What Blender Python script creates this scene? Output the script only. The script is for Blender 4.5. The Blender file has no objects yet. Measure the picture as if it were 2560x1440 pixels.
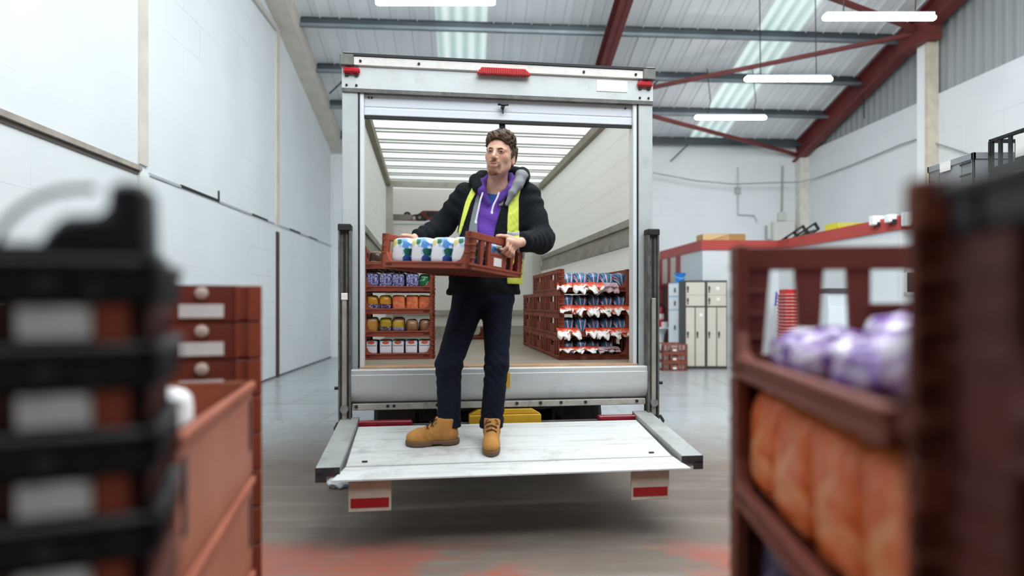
import bpy, bmesh, math, random, itertools
import numpy as np
from mathutils import Vector, Matrix, noise as mnoise

sc = bpy.context.scene
COL = sc.collection
F = 1600.0            # focal length in pixels of the 2560 px wide frame
CX, CY = 1280.0, 760.0  # principal point column, horizon row
CZ = 1.32             # camera height
rnd = random.Random(7)

def P(px, py, d):
    """world point seen at pixel px,py at distance d along the view axis"""
    return Vector(((px - CX) / F * d, d, CZ - (py - CY) / F * d))

# ------------------------------------------------------------------ materials
def lin(c):
    if isinstance(c, str):
        c = c.lstrip('#'); c = [int(c[i:i+2], 16) / 255 for i in (0, 2, 4)]
    return tuple((v / 12.92 if v <= .04045 else ((v + .055) / 1.055) ** 2.4) for v in c) + (1,)

class NT:
    def __init__(s, name):
        s.m = bpy.data.materials.new(name); s.m.use_nodes = True
        s.t = s.m.node_tree; s.b = s.t.nodes['Principled BSDF']; s._o = None
    def n(s, typ, **kw):
        x = s.t.nodes.new(typ)
        for k, v in kw.items(): setattr(x, k, v)
        return x
    def l(s, a, b): s.t.links.new(a, b)
    def coord(s, which='Object'):
        if s._o is None: s._o = s.n('ShaderNodeTexCoord')
        return s._o.outputs[which]
    def val(s, sock, v):
        if hasattr(v, 'links'): s.l(v, sock)
        else: sock.default_value = v
    def math(s, op, a, b=0.0, c=0.0, clamp=False):
        x = s.n('ShaderNodeMath', operation=op, use_clamp=clamp)
        s.val(x.inputs[0], a); s.val(x.inputs[1], b); s.val(x.inputs[2], c)
        return x.outputs[0]
    def mix(s, f, a, b):
        x = s.n('ShaderNodeMix', data_type='RGBA')
        s.val(x.inputs[0], f); s.val(x.inputs[6], a); s.val(x.inputs[7], b)
        return x.outputs[2]
    def noise(s, scale, detail=3, rough=.5, vec=None, dist=0.0):
        x = s.n('ShaderNodeTexNoise'); x.inputs['Scale'].default_value = scale
        x.inputs['Detail'].default_value = detail; x.inputs['Roughness'].default_value = rough
        x.inputs['Distortion'].default_value = dist
        s.l(vec if vec is not None else s.coord(), x.inputs['Vector'])
        return x.outputs[0]
    def mapped(s, scale=(1, 1, 1), rot=(0, 0, 0), loc=(0, 0, 0), which='Object'):
        x = s.n('ShaderNodeMapping'); x.inputs['Scale'].default_value = scale
        x.inputs['Rotation'].default_value = rot; x.inputs['Location'].default_value = loc
        s.l(s.coord(which), x.inputs['Vector']); return x.outputs[0]
    def xyz(s, which='Object'):
        x = s.n('ShaderNodeSeparateXYZ'); s.l(s.coord(which), x.inputs[0]); return x.outputs
    def ramp(s, f, stops, const=False):
        x = s.n('ShaderNodeValToRGB'); r = x.color_ramp
        if const: r.interpolation = 'CONSTANT'
        while len(r.elements) < len(stops): r.elements.new(.5)
        for e, (p, c) in zip(r.elements, stops):
            e.position = p; e.color = lin(c) if not isinstance(c, tuple) else c
        s.l(f, x.inputs[0]); return x.outputs[0]
    def step(s, f, lo, hi):
        x = s.n('ShaderNodeMapRange', clamp=True); s.l(f, x.inputs[0])
        x.inputs[1].default_value = lo; x.inputs[2].default_value = hi
        return x.outputs[0]
    def bump(s, h, strength=.3, dist=.01):
        x = s.n('ShaderNodeBump'); x.inputs['Strength'].default_value = strength
        x.inputs['Distance'].default_value = dist
        s.l(h, x.inputs['Height']); s.l(x.outputs[0], s.b.inputs['Normal'])
    def fin(s, col, rough=.5, metal=0., spec=.5):
        s.val(s.b.inputs['Base Color'], col if hasattr(col, 'links') else (lin(col) if isinstance(col, str) else col))
        s.val(s.b.inputs['Roughness'], rough); s.b.inputs['Metallic'].default_value = metal
        s.b.inputs['Specular IOR Level'].default_value = spec
        return s.m

_mc = {}
def M(col, rough=.5, metal=0., var=.0, scale=6., bump=0., bscale=60., dirt=None, spec=.5, name=None):
    """plain procedural material with slight tone variation, optional dirt and bump"""
    key = (col, rough, metal, var, scale, bump, bscale, dirt, spec)
    if key in _mc: return _mc[key]
    t = NT(name or 'surface')
    c = lin(col)
    if var:
        d = tuple(v * (1 - var) for v in c[:3]) + (1,); e = tuple(min(1, v * (1 + var * .6)) for v in c[:3]) + (1,)
        c = t.mix(t.step(t.noise(scale, 4), .3, .7), d, e)
    if dirt:
        dc, ds, amt = dirt
        c = t.mix(t.math('MULTIPLY', t.step(t.noise(ds, 6, .65), .52, .75), amt), c, lin(dc))
    if bump: t.bump(t.noise(bscale, 3), bump, .01)
    _mc[key] = t.fin(c, rough, metal, spec)
    return _mc[key]

# ------------------------------------------------------------------ mesh builder
class MB:
    def __init__(s): s.v = []; s.f = []; s.mi = []; s.cur = 0
    def add(s, vs, fs):
        o = len(s.v); s.v += [tuple(v) for v in vs]; s.f += [tuple(o + i for i in f) for f in fs]
        s.mi += [s.cur] * len(fs); return s
    def box(s, x0, x1, y0, y1, z0, z1, mat=None):
        vs = [(x, y, z) for x in (x0, x1) for y in (y0, y1) for z in (z0, z1)]
        if mat is not None: vs = [mat @ Vector(v) for v in vs]
        return s.add(vs, [(0, 1, 3, 2), (4, 6, 7, 5), (0, 4, 5, 1), (2, 3, 7, 6), (0, 2, 6, 4), (1, 5, 7, 3)])
    def prism(s, poly, axis, a, b):
        """polygon in the two other axes (in xyz order) extruded along axis from a to b"""
        n = len(poly)
        def mk(p, t):
            return {0: (t, p[0], p[1]), 1: (p[0], t, p[1]), 2: (p[0], p[1], t)}[axis]
        vs = [mk(p, a) for p in poly] + [mk(p, b) for p in poly]
        fs = [tuple(range(n))[::-1], tuple(range(n, 2 * n))] + [(i, (i + 1) % n, n + (i + 1) % n, n + i) for i in range(n)]
        return s.add(vs, fs)
    def tube(s, pts, r, n=8, cap=True):
        pts = [Vector(p) for p in pts]; m = len(pts)
        rs = r if isinstance(r, (list, tuple)) else [r] * m
        rings = []; up = None
        for i, p in enumerate(pts):
            t = (pts[min(i + 1, m - 1)] - pts[max(i - 1, 0)]).normalized()
            if up is None:
                up = t.orthogonal().normalized()
            up = (up - t * up.dot(t)); up = up.normalized() if up.length > 1e-6 else t.orthogonal().normalized()
            w = t.cross(up)
            rings.append([p + (up * math.cos(a) + w * math.sin(a)) * rs[i] for a in [2 * math.pi * k / n for k in range(n)]])
        vs = [v for R in rings for v in R]; fs = []
        for i in range(m - 1):
            for k in range(n):
                fs.append((i * n + k, i * n + (k + 1) % n, (i + 1) * n + (k + 1) % n, (i + 1) * n + k))
        if cap: fs += [tuple(range(n))[::-1], tuple(range((m - 1) * n, m * n))]
        return s.add(vs, fs)
    def cyl(s, a, b, r, n=16): return s.tube([a, b], r, n)
    def lathe(s, prof, n=24, c=(0, 0, 0), mat=None):
        vs = [(c[0] + r * math.cos(2 * math.pi * k / n), c[1] + r * math.sin(2 * math.pi * k / n), c[2] + z) for r, z in prof for k in range(n)]
        if mat is not None: vs = [mat @ Vector(v) for v in vs]
        m = len(prof)
        fs = [(i * n + k, i * n + (k + 1) % n, (i + 1) * n + (k + 1) % n, (i + 1) * n + k) for i in range(m - 1) for k in range(n)]
        fs += [tuple(range(n))[::-1], tuple(range((m - 1) * n, m * n))]
        return s.add(vs, fs)
    def ball(s, c, r, n=12, m=8):
        r = r if isinstance(r, (tuple, list)) else (r, r, r)
        vs = [(c[0], c[1], c[2] - r[2])]
        for i in range(1, m):
            a = math.pi * i / m
            vs += [(c[0] + r[0] * math.sin(a) * math.cos(2 * math.pi * k / n), c[1] + r[1] * math.sin(a) * math.sin(2 * math.pi * k / n), c[2] - r[2] * math.cos(a)) for k in range(n)]
        vs.append((c[0], c[1], c[2] + r[2])); L = len(vs) - 1
        fs = [(0, 1 + (k + 1) % n, 1 + k) for k in range(n)]
        for i in range(m - 2):
            for k in range(n):
                a = 1 + i * n; fs.append((a + k, a + (k + 1) % n, a + n + (k + 1) % n, a + n + k))
        a = 1 + (m - 2) * n
        fs += [(a + k, a + (k + 1) % n, L) for k in range(n)]
        return s.add(vs, fs)
    def mesh(s, name, mats, smooth=False):
        me = bpy.data.meshes.new(name); me.from_pydata(s.v, [], s.f); me.update()
        bm = bmesh.new(); bm.from_mesh(me); bmesh.ops.recalc_face_normals(bm, faces=bm.faces); bm.to_mesh(me); bm.free()
        for m in (mats if isinstance(mats, (list, tuple)) else [mats]): me.materials.append(m)
        if len(me.materials) > 1: me.polygons.foreach_set('material_index', s.mi)
        if smooth:
            me.polygons.foreach_set('use_smooth', [True] * len(me.polygons))
            if smooth != 'all': me.set_sharp_from_angle(angle=math.radians(smooth if not isinstance(smooth, bool) else 40))
        return me

def link(name, me, parent=None, bevel=0, loc=None):
    o = bpy.data.objects.new(name, me); COL.objects.link(o)
    if parent is not None: o.parent = parent
    if loc is not None: o.location = loc
    if bevel:
        b = o.modifiers.new('edge', 'BEVEL'); b.width = bevel; b.segments = 1; b.limit_method = 'ANGLE'; b.angle_limit = math.radians(50)
        b.use_clamp_overlap = True
    return o

def obj(name, mb, mats, parent=None, smooth=False, bevel=0, label=None):
    o = link(name, mb.mesh(name, mats, smooth), parent, bevel)
    if label: o['label'] = label
    return o

def tag(o, label, cat, group=None, kind=None):
    if label: o['label'] = label
    if cat: o['category'] = cat
    if group: o['group'] = group
    if kind: o['kind'] = kind
    return o

def thing(name, label, cat, loc=(0, 0, 0), rotz=0, group=None):
    o = bpy.data.objects.new(name, None); COL.objects.link(o); o.empty_display_size = .1
    o.location = loc; o.rotation_euler = (0, 0, rotz)
    return tag(o, label, cat, group)

def struct(name, mb, mats, smooth=False, bevel=0):
    o = obj(name, mb, mats, None, smooth, bevel); o['kind'] = 'structure'; return o

_spare = []
def dup(root, label, loc=None, rotz=None, group=None, mw=None):
    """copy of a thing with its parts and sub-parts (first use hands out the thing itself)"""
    if root.get('_fresh'):
        del root['_fresh']; r = root
    else:
        r = root.copy(); COL.objects.link(r)
        for ch in root.children:
            c = ch.copy(); COL.objects.link(c); c.parent = r; c.matrix_parent_inverse = ch.matrix_parent_inverse.copy()
            for g in ch.children:
                d = g.copy(); COL.objects.link(d); d.parent = c; d.matrix_parent_inverse = g.matrix_parent_inverse.copy()
    if mw is not None: r.matrix_world = mw
    if loc is not None: r.location = loc
    if rotz is not None: r.rotation_euler = (0, 0, rotz)
    r['label'] = label
    if group: r['group'] = group
    elif 'group' in r: del r['group']
    return r
def fresh(o): o['_fresh'] = 1; return o

# ------------------------------------------------------------------ implicit surfaces
def smin(a, b, k):
    if k <= 0: return np.minimum(a, b)
    h = np.clip(.5 + .5 * (b - a) / k, 0, 1)
    return b + (a - b) * h - k * h * (1 - h)
def smax(a, b, k): return -smin(-a, -b, k)

class Field:
    def __init__(s, lo, hi, h, init=.5):
        s.lo = np.array(lo, float); s.h = h
        s.n = np.ceil((np.array(hi) - s.lo) / h).astype(int) + 1
        s.ax = [s.lo[i] + h * np.arange(s.n[i]) for i in range(3)]
        s.D = np.full(tuple(s.n), init, np.float32)
    def blk(s, lo, hi):
        sl = []
        for i in range(3):
            a = max(0, int((lo[i] - s.lo[i]) / s.h) - 1); b = min(s.n[i], int((hi[i] - s.lo[i]) / s.h) + 2)
            sl.append(slice(a, max(a, b)))
        X = s.ax[0][sl[0]][:, None, None]; Y = s.ax[1][sl[1]][None, :, None]; Z = s.ax[2][sl[2]][None, None, :]
        return tuple(sl), X, Y, Z
    def add(s, fn, c0, c1, k=0.01, mode='u'):
        sl, X, Y, Z = s.blk(c0, c1)
        if s.D[sl].size == 0: return s
        d = fn(X, Y, Z)
        s.D[sl] = smin(s.D[sl], d, k) if mode == 'u' else (smax(s.D[sl], -d, k) if mode == 's' else smax(s.D[sl], d, k))
        return s
    def cap(s, a, b, ra, rb=None, k=.02, mode='u'):
        rb = ra if rb is None else rb
        m = max(ra, rb) + k + 2 * s.h
        return s.add(lambda X, Y, Z: capsule(X, Y, Z, a, b, ra, rb), [min(a[i], b[i]) - m for i in range(3)], [max(a[i], b[i]) + m for i in range(3)], k, mode)
    def ell(s, c, r, k=.02, mode='u'):
        m = max(r) + k + 2 * s.h
        return s.add(lambda X, Y, Z: ellipsoid(X, Y, Z, c, r), [c[i] - m for i in range(3)], [c[i] + m for i in range(3)], k, mode)
    def full(s): return s.ax[0][:, None, None], s.ax[1][None, :, None], s.ax[2][None, None, :]
    def mesh(s, name, mats, off=(0, 0, 0), D=None): return snets(s.D if D is None else D, s.lo, s.h, name, mats, off)

def capsule(X, Y, Z, a, b, ra, rb):
    ab = [b[i] - a[i] for i in range(3)]; L = sum(v * v for v in ab) + 1e-12
    t = np.clip(((X - a[0]) * ab[0] + (Y - a[1]) * ab[1] + (Z - a[2]) * ab[2]) / L, 0, 1)
    return np.sqrt((X - a[0] - t * ab[0]) ** 2 + (Y - a[1] - t * ab[1]) ** 2 + (Z - a[2] - t * ab[2]) ** 2) - (ra + (rb - ra) * t)
def ellipsoid(X, Y, Z, c, r):
    x, y, z = X - c[0], Y - c[1], Z - c[2]
    k0 = np.sqrt((x / r[0]) ** 2 + (y / r[1]) ** 2 + (z / r[2]) ** 2)
    k1 = np.sqrt((x / r[0] ** 2) ** 2 + (y / r[1] ** 2) ** 2 + (z / r[2] ** 2) ** 2) + 1e-9
    return k0 * (k0 - 1) / k1

def snets(D, lo, h, name, mats, off=(0, 0, 0)):
    s = D < 0; nx, ny, nz = D.shape
    c = np.zeros((nx - 1, ny - 1, nz - 1), np.uint8)
    for a, b, g in itertools.product((0, 1), repeat=3): c += s[a:nx - 1 + a, b:ny - 1 + b, g:nz - 1 + g]
    act = (c > 0) & (c < 8); I, J, K = np.nonzero(act)
    idx = np.full(act.shape, -1, np.int64); idx[I, J, K] = np.arange(len(I))
    Pp = np.zeros((len(I), 3)); cnt = np.zeros(len(I))
    for ax in range(3):
        for p, q in itertools.product((0, 1), repeat=2):
            o = [p, q]; o.insert(ax, 0); e = list(o); e[ax] = 1
            va = D[I + o[0], J + o[1], K + o[2]].astype(float); vb = D[I + e[0], J + e[1], K + e[2]].astype(float)
            m = (va < 0) != (vb < 0); t = va[m] / (va[m] - vb[m])
            w = np.array(o, float)[None, :].repeat(m.sum(), 0); w[:, ax] += t
            Pp[m] += w; cnt[m] += 1
    Pp = Pp / np.maximum(cnt, 1)[:, None] + np.stack([I, J, K], 1)
    Pp = np.array(lo) + h * Pp - np.array(off)
    qs = []
    for ax in range(3):
        sa = [slice(1, -1)] * 3; sb = [slice(1, -1)] * 3; sa[ax] = slice(0, -1); sb[ax] = slice(1, None)
        A = s[tuple(sa)]; B = s[tuple(sb)]
        for flip, m in ((False, A & ~B), (True, ~A & B)):
            e = list(np.nonzero(m))
            for i in range(3):
                if i != ax: e[i] = e[i] + 1
            u, v = [i for i in range(3) if i != ax]
            def cell(du, dv):
                g = [x.copy() for x in e]; g[u] -= du; g[v] -= dv; return idx[g[0], g[1], g[2]]
            q = np.stack([cell(1, 1), cell(0, 1), cell(0, 0), cell(1, 0)], 1)
            if (ax == 1) != flip: q = q[:, ::-1]
            qs.append(q)
    Q = np.concatenate(qs); Q = Q[(Q >= 0).all(1)]
    me = bpy.data.meshes.new(name)
    me.vertices.add(len(Pp)); me.vertices.foreach_set('co', Pp.astype(np.float32).ravel())
    me.loops.add(Q.size); me.loops.foreach_set('vertex_index', Q.astype(np.int32).ravel())
    me.polygons.add(len(Q)); me.polygons.foreach_set('loop_start', np.arange(0, Q.size, 4, dtype=np.int32))
    me.polygons.foreach_set('loop_total', np.full(len(Q), 4, np.int32))
    me.polygons.foreach_set('use_smooth', np.ones(len(Q), bool))
    me.update(calc_edges=True); me.validate()
    for m in (mats if isinstance(mats, (list, tuple)) else [mats]): me.materials.append(m)
    return me
# ------------------------------------------------------------------ camera, world
cam = bpy.data.cameras.new('camera'); camo = bpy.data.objects.new('camera', cam); COL.objects.link(camo)
camo.location = (0, 0, CZ); camo.rotation_euler = (math.pi / 2, 0, 0)
cam.sensor_width = 36; cam.lens = F / 2560 * 36; cam.shift_y = 40 / 2560; cam.clip_start = .02
cam.dof.use_dof = True; cam.dof.focus_distance = 4.6; cam.dof.aperture_fstop = .95; cam.dof.aperture_blades = 0
sc.camera = camo
w = bpy.data.worlds.new('sky'); sc.world = w; w.use_nodes = True
w.node_tree.nodes['Background'].inputs[0].default_value = (.90, .96, 1.0, 1); w.node_tree.nodes['Background'].inputs[1].default_value = 3.7
sc.view_settings.view_transform = 'Standard'; sc.view_settings.look = 'None'; sc.view_settings.gamma = 1
sc.view_settings.exposure = 0.88
cy = sc.cycles; cy.use_denoising = True; cy.max_bounces = 7; cy.diffuse_bounces = 5; cy.glossy_bounces = 3; cy.transmission_bounces = 4
cy.transparent_max_bounces = 6; cy.caustics_reflective = False; cy.caustics_refractive = False; cy.sample_clamp_indirect = 6

# ------------------------------------------------------------------ building
A = math.radians(3.9); SA, CA = math.sin(A), math.cos(A)
def B(u, b, z=0): return Vector((u * CA - b * SA, u * SA + b * CA, z))
def zr(b): return 6.67 - .29 * (b - 12.15)
UR, BB, UM = 8.74, 16.15, 2.7     # right wall, back wall, middle rafter

def bstruct(name, mb, mat, rot=A, **k):
    o = struct(name, mb, mat, **k); o.rotation_euler = (0, 0, rot); return o

def wall_mat(axis):
    t = NT('white_blockwork'); x = t.xyz()
    v = t.n('ShaderNodeCombineXYZ'); t.l(x[axis], v.inputs[0]); t.l(x[2], v.inputs[1])
    br = t.n('ShaderNodeTexBrick'); t.l(v.outputs[0], br.inputs['Vector']); br.inputs['Scale'].default_value = 1
    br.inputs['Brick Width'].default_value = .9; br.inputs['Row Height'].default_value = .45; br.inputs['Mortar Size'].default_value = .006
    br.inputs['Mortar Smooth'].default_value = .6
    var = t.step(t.noise(.7, 3), .35, .7)
    c = t.mix(var, lin('d7dbdc'), lin('dfe3e4'))
    c = t.mix(t.math('MULTIPLY', br.outputs['Fac'], t.math('MULTIPLY', t.step(t.noise(.5, 2), .45, .7), .55)), c, lin('aab0b2'))
    t.bump(t.math('SUBTRACT', 1.0, br.outputs['Fac']), .12, .01)
    return t.fin(c, .75, 0, .3)
WL, WB = wall_mat(1), wall_mat(0)
BEIGE = M('cfc8bc', .6, var=.12, scale=3); STEEL = M('474f54', .45, .3, var=.25, scale=2); STEELL = M('828b90', .4, .4, var=.2, scale=2)
RED = M('6c2b29', .6, var=.2, scale=5); DARK = M('20201f', .7)

def floor_mat():
    t = NT('worn_concrete'); x = t.xyz()
    n1, n2 = t.noise(.6, 5, .6), t.noise(5, 6, .7)
    st = t.noise(1, 6, .65, t.mapped((.7, 5, 1), rot=(0, 0, .15)))
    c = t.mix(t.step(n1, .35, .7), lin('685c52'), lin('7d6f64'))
    c = t.mix(t.step(t.math('ADD', x[1], t.math('MULTIPLY', n1, 1.5)), 6.0, 8.2), c, lin('aab0b3'))  # browner near slab, carried back to paint a deeper shadow under the deck
    c = t.mix(t.math('MULTIPLY', t.step(n2, .45, .75), .3), c, lin('6b645e'))
    c = t.mix(t.math('MULTIPLY', t.step(st, .5, .72), .6), c, lin('8f877e'))
    # worn red paint band across the floor near the camera
    band = t.math('MULTIPLY', t.step(x[1], 2.2, 2.35), t.math('SUBTRACT', 1.0, t.step(t.math('ADD', x[1], t.math('MULTIPLY', t.noise(3, 4), .3)), 3.55, 3.75)))
    wear = t.step(t.noise(1.25, 5, .55, t.mapped((.8, 1.15, 1), loc=(.9, 2.3, 0))), .44, .5)
    fine = t.step(t.noise(14, 5, .7, t.mapped((.6, 1.6, 1))), .3, .62)
    red = t.math('MULTIPLY', t.math('MULTIPLY', band, wear), t.math('ADD', t.math('MULTIPLY', fine, .55), .35))
    c = t.mix(red, c, lin('9c5341'))
    # dark tyre streaks running out from the van
    sv = t.mapped((3.2, .12, 1), rot=(0, 0, .5))
    c = t.mix(t.math('MULTIPLY', t.step(t.noise(2.2, 4, .6, sv), .58, .72), .28), c, lin('6a655f'))
    t.bump(n2, .06, .01)
    far = t.step(x[1], 5.2, 7.5)
    return t.fin(c, t.math('SUBTRACT', t.math('ADD', .5, t.math('MULTIPLY', n2, .2)), t.math('MULTIPLY', far, .36)), 0, .4)
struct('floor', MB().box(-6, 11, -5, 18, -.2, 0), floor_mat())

# left gable wall, own slight angle
AL = math.radians(3.0); UL = -3.632
poly = [(-4.5, 0), (16.35, 0), (16.35, 5.9), (8, 8.4), (-4.5, 8.4)]
bstruct('wall_left', MB().prism(poly, 0, UL - .3, UL), WL, AL)
mb = MB()                      # steel flanges set into the wall
for b, z0, z1 in ((7.12, 2.82, 9), (11.75, 2.75, 9)): mb.box(UL, UL + .025, b - .085, b + .085, z0, min(z1, zr(b) - .2))
bstruct('trim_1', mb, BEIGE, AL)
mb = MB()
for b, z0, z1 in ((7.12, 0, 2.74), (16.1, 0, 5.0)): mb.box(UL, UL + .03, b - .1, b + .1, z0, z1)
bstruct('trim_2', mb, M('dfe2e0', .6), AL)
bstruct('trim_3', MB().box(UL, UL + .03, 11.69, 11.81, .0, 2.62), M('4a2a2a', .7), AL)
mb = MB()                      # mid rail: brown ledge, then broken dark joints
mb.box(UL, UL + .05, 2.0, 7.03, 2.74, 2.79)
bstruct('trim_4', mb, M('a39a90', .7, var=.2, scale=8), AL)
bstruct('trim_5', MB().box(UL, UL + .012, 2.0, 7.03, 2.785, 2.805).box(UL, UL + .015, 2.0, 7.03, 2.70, 2.735), M('6d645d', .8), AL)
mb = MB()
for b0, b1, h in ((8.0, 9.15, .03), (10.45, 11.2, .026), (12.5, 13.2, .03), (13.9, 14.6, .026)): mb.box(UL, UL + .02, b0, b1, 2.745, 2.745 + h)
mb.box(UL, UL + .02, 9.13, 9.15, 2.76, 2.9)
bstruct('trim_6', mb, DARK, AL)
mb = MB()
for b0, b1 in ((7.25, 8.0), (9.15, 10.45), (11.2, 11.6), (11.9, 12.5), (13.2, 13.9), (14.6, 16)): mb.box(UL, UL + .015, b0, b1, 2.735, 2.765)
bstruct('trim_7', mb, M('a9adae', .7), AL)
bstruct('trim_8', MB().box(UL, UL + .05, 8.6, 11.65, 6.2, 6.3), M('c3bfb7', .7), AL)
bstruct('baseboard_left', MB().box(UL, UL + .008, 6, 16.1, 0, .035), M('5f6264', .8), AL)

bstruct('wall_back', MB().box(-4.6, UR + .3, BB, BB + .3, 0, 5.65), WB)
bstruct('wall_right', MB().box(UR, UR + .3, -4.5, BB + .3, 0, 5.24), WL)
def clad_mat(col, period, axis, dark, amt=.6, sharp=.9, bump=.4, col2=None):
    t = NT('ribbed_sheet'); x = t.xyz()
    ph = t.math('FRACT', t.math('MULTIPLY', x[axis], 1 / period))
    ln = t.math('MULTIPLY', t.step(ph, sharp, 1.0), amt)
    c = t.mix(t.step(t.noise(.6, 3), .3, .7), lin(col), lin(col2 or col))
    c = t.mix(ln, c, lin(dark))
    t.bump(t.math('SINE', t.math('MULTIPLY', ph, 6.283)), bump, .02)
    return t.fin(c, .5, .1, .4)
poly = [(-4.5, 5.24), (BB, 5.24), (BB, zr(BB)), (8, zr(8)), (-4.5, zr(8))]
bstruct('wall_right_cladding', MB().prism(poly, 0, UR + .06, UR + .2), clad_mat('a2a6a7', .21, 1, '6f7475', .55, .86))
bstruct('trim_9', MB().box(UR - .22, UR, 11.35, 11.42, 2.66, zr(11.5) - .4), M('c9bfae', .6, var=.15))
bstruct('trim_10', MB().box(UR - .2, UR, 11.42, 11.66, 2.66, zr(11.5) - .4), M('e9ecec', .6))
bstruct('trim_11', MB().box(UR - .24, UR, BB - .25, BB, 0, 5.1), M('d6d2c8', .6, var=.1))
# ceiling: ribbed sheets in three runs around the two rooflights
RF = clad_mat('eef1f2', .36, 0, '8f9598', .7, .94, .15, 'e2e6e8')
def sheet(u0, u1, b0, b1, t=.06):
    return MB().add([(u, b, zr(b) + dz) for u in (u0, u1) for b in (b0, b1) for dz in (0, t)], [(0, 1, 3, 2), (4, 6, 7, 5), (0, 4, 5, 1), (2, 3, 7, 6), (0, 2, 6, 4), (1, 5, 7, 3)])
S1, S2 = (-.62, .36), (5.62, 6.5); BF = 8.8
rb = MB()
for i, (a, b) in enumerate(((-4.2, S1[0]), (S1[1], S2[0]), (S2[1], UR + .3))):
    m = sheet(a, b, BF, BB + .3); rb.add(m.v, m.f)
k = -4.2
while k < UR:              # standing seams
    if not (S1[0] - .02 < k < S1[1] + .02 or S2[0] - .02 < k < S2[1] + .02):
        rb.add([(u, b, zr(b) + dz) for u in (k - .012, k + .012) for b in (BF, BB) for dz in (-.028, .01)], [(0, 1, 3, 2), (4, 6, 7, 5), (0, 4, 5, 1), (2, 3, 7, 6), (0, 2, 6, 4), (1, 5, 7, 3)])
    k += .36
bstruct('ceiling', rb, RF)
def light_sheet_mat():
    t = NT('translucent_rooflight'); x = t.xyz()
    ph = t.math('FRACT', t.math('MULTIPLY', x[0], 1 / .245))
    wv = t.math('SINE', t.math('MULTIPLY', ph, 6.283))
    f = t.math('ADD', t.math('MULTIPLY', t.math('ADD', wv, 1.0), .35), t.math('MULTIPLY', t.noise(1.3, 4), .4))
    c = t.ramp(f, [(.1, '8fa9a9'), (.5, 'bcd3d1'), (.9, 'e9f6f4')])
    t.l(c, t.b.inputs['Emission Color']); t.b.inputs['Emission Strength'].default_value = .34
    return t.fin(lin('b9c9c6'), .3, 0, .4)
LS = light_sheet_mat()
def corr(u0, u1):
    mb = MB(); n = 32; us = [u0 + (u1 - u0) * i / n for i in range(n + 1)]
    vs = [(u, b, zr(b) + .02 + .022 * math.cos((u - u0) / (u1 - u0) * 8 * math.pi)) for u in us for b in (BF, BB)]
    return mb.add(vs, [(2 * i, 2 * i + 1, 2 * i + 3, 2 * i + 2) for i in range(n)])
bstruct('window_1', corr(*S1), LS, smooth=True); bstruct('window_2', corr(*S2), LS, smooth=True)
# roof over the loading end behind the camera, and its rear wall; both unseen and shaped for the light, with a made-up sky opening between
bstruct('ceiling_rear', MB().box(-4.2, UR + .3, -4.5, -.8, 5.2, 5.4), M('8f9496', .6))
bstruct('ceiling_blocker_left', MB().box(-4.2, -.5, -.8, 8.9, 7.9, 8.0), M('c9cdce', .6)); bstruct('ceiling_blocker_right', MB().box(5.0, UR + .3, -.8, 8.9, 7.9, 8.0), M('c9cdce', .6))  # unseen strips added beside the opening to cut daylight on the side walls
bstruct('wall_rear', MB().box(-4.6, UR + .3, -4.8, -4.5, 0, 5.4), M('7d8184', .7))

# purlins (dark web, paler flange), rafters, wind braces
n = 12
for b in (12.15, 13.45, 14.7, 15.95):
    z = zr(b) - .2
    pu = MB().box(-3.12, UR - .2, b - .01, b + .015, z + .05, z + .2).box(-3.12, UR - .2, b - .01, b + .07, z + .165, z + .185)
    bstruct(f'trim_{n}', pu, STEEL); n += 1
    bstruct(f'trim_{n}', MB().box(-3.12, UR - .2, b - .075, b + .012, z, z + .055), STEELL if b < 15 else STEEL); n += 1
def slope_beam(u0, u1, b0, b1, t0, t1):
    return MB().add([(u, b, zr(b) - t) for u in (u0, u1) for b in (b0, b1) for t in (t0, t1)], [(0, 1, 3, 2), (4, 6, 7, 5), (0, 4, 5, 1), (2, 3, 7, 6), (0, 2, 6, 4), (1, 5, 7, 3)])
def ibeam(u, b0, b1, t0, t1, wd):
    mb = MB()
    for q in ((u - wd, u + wd, t0, t0 + .025), (u - wd, u + wd, t1 - .025, t1), (u - .012, u + .012, t0, t1)):
        m = slope_beam(q[0], q[1], b0, b1, q[2], q[3]); mb.add(m.v, m.f)
    return mb
bstruct('trim_30', slope_beam(-3.7, -3.12, BF, BB, 0, .46), BEIGE)
bstruct('trim_31', ibeam(UM, BF, BB, .2, .58, .11), RED)
bstruct('trim_32', ibeam(UR - .2, BF, BB, .06, .5, .12), RED)
bstruct('trim_33', MB().box(UR - .34, UR - .06, 11.2, 12.0, 6.2, 6.62), RED)
n = 34
for (u0, b0), (u1, b1) in (((UM, 13.9), (UR - .2, 11.6)), ((UM, 13.9), (UR - .2, 16.05)), ((UM, 9.6), (UR - .2, 11.55))):
    p, q = Vector((u0, b0, zr(b0) - .36)), Vector((u1, b1, zr(b1) - .36)); d = (q - p).normalized()
    mb = MB(); s_ = Vector((-d.y, d.x, 0)).normalized() * .045; up = Vector((0, 0, .035))
    mb.add([p - s_ - up, p + s_ - up, p + s_ + up, p - s_ + up, q - s_ - up, q + s_ - up, q + s_ + up, q - s_ + up], [(0, 3, 2, 1), (4, 5, 6, 7), (0, 1, 5, 4), (1, 2, 6, 5), (2, 3, 7, 6), (3, 0, 4, 7)])
    bstruct(f'trim_{n}', mb, RED); n += 1
mb = MB()
for u, b in ((-2.85, 13.45), (3.62, 13.45), (5.15, 15.95)): mb.tube([(u - .02, b + .02, zr(b) - .62), (u + .42, b, zr(b) - .2)], .016, 6)
mb.tube([(UR - .26, 13.2, 5.3), (UR - .26, 13.2, zr(13.2) - .4)], .012, 6).tube([(UR - .26, 13.2, 6.0), (UR - .26, 13.6, 6.05)], .012, 6)
bstruct('trim_40', mb, DARK)

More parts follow.
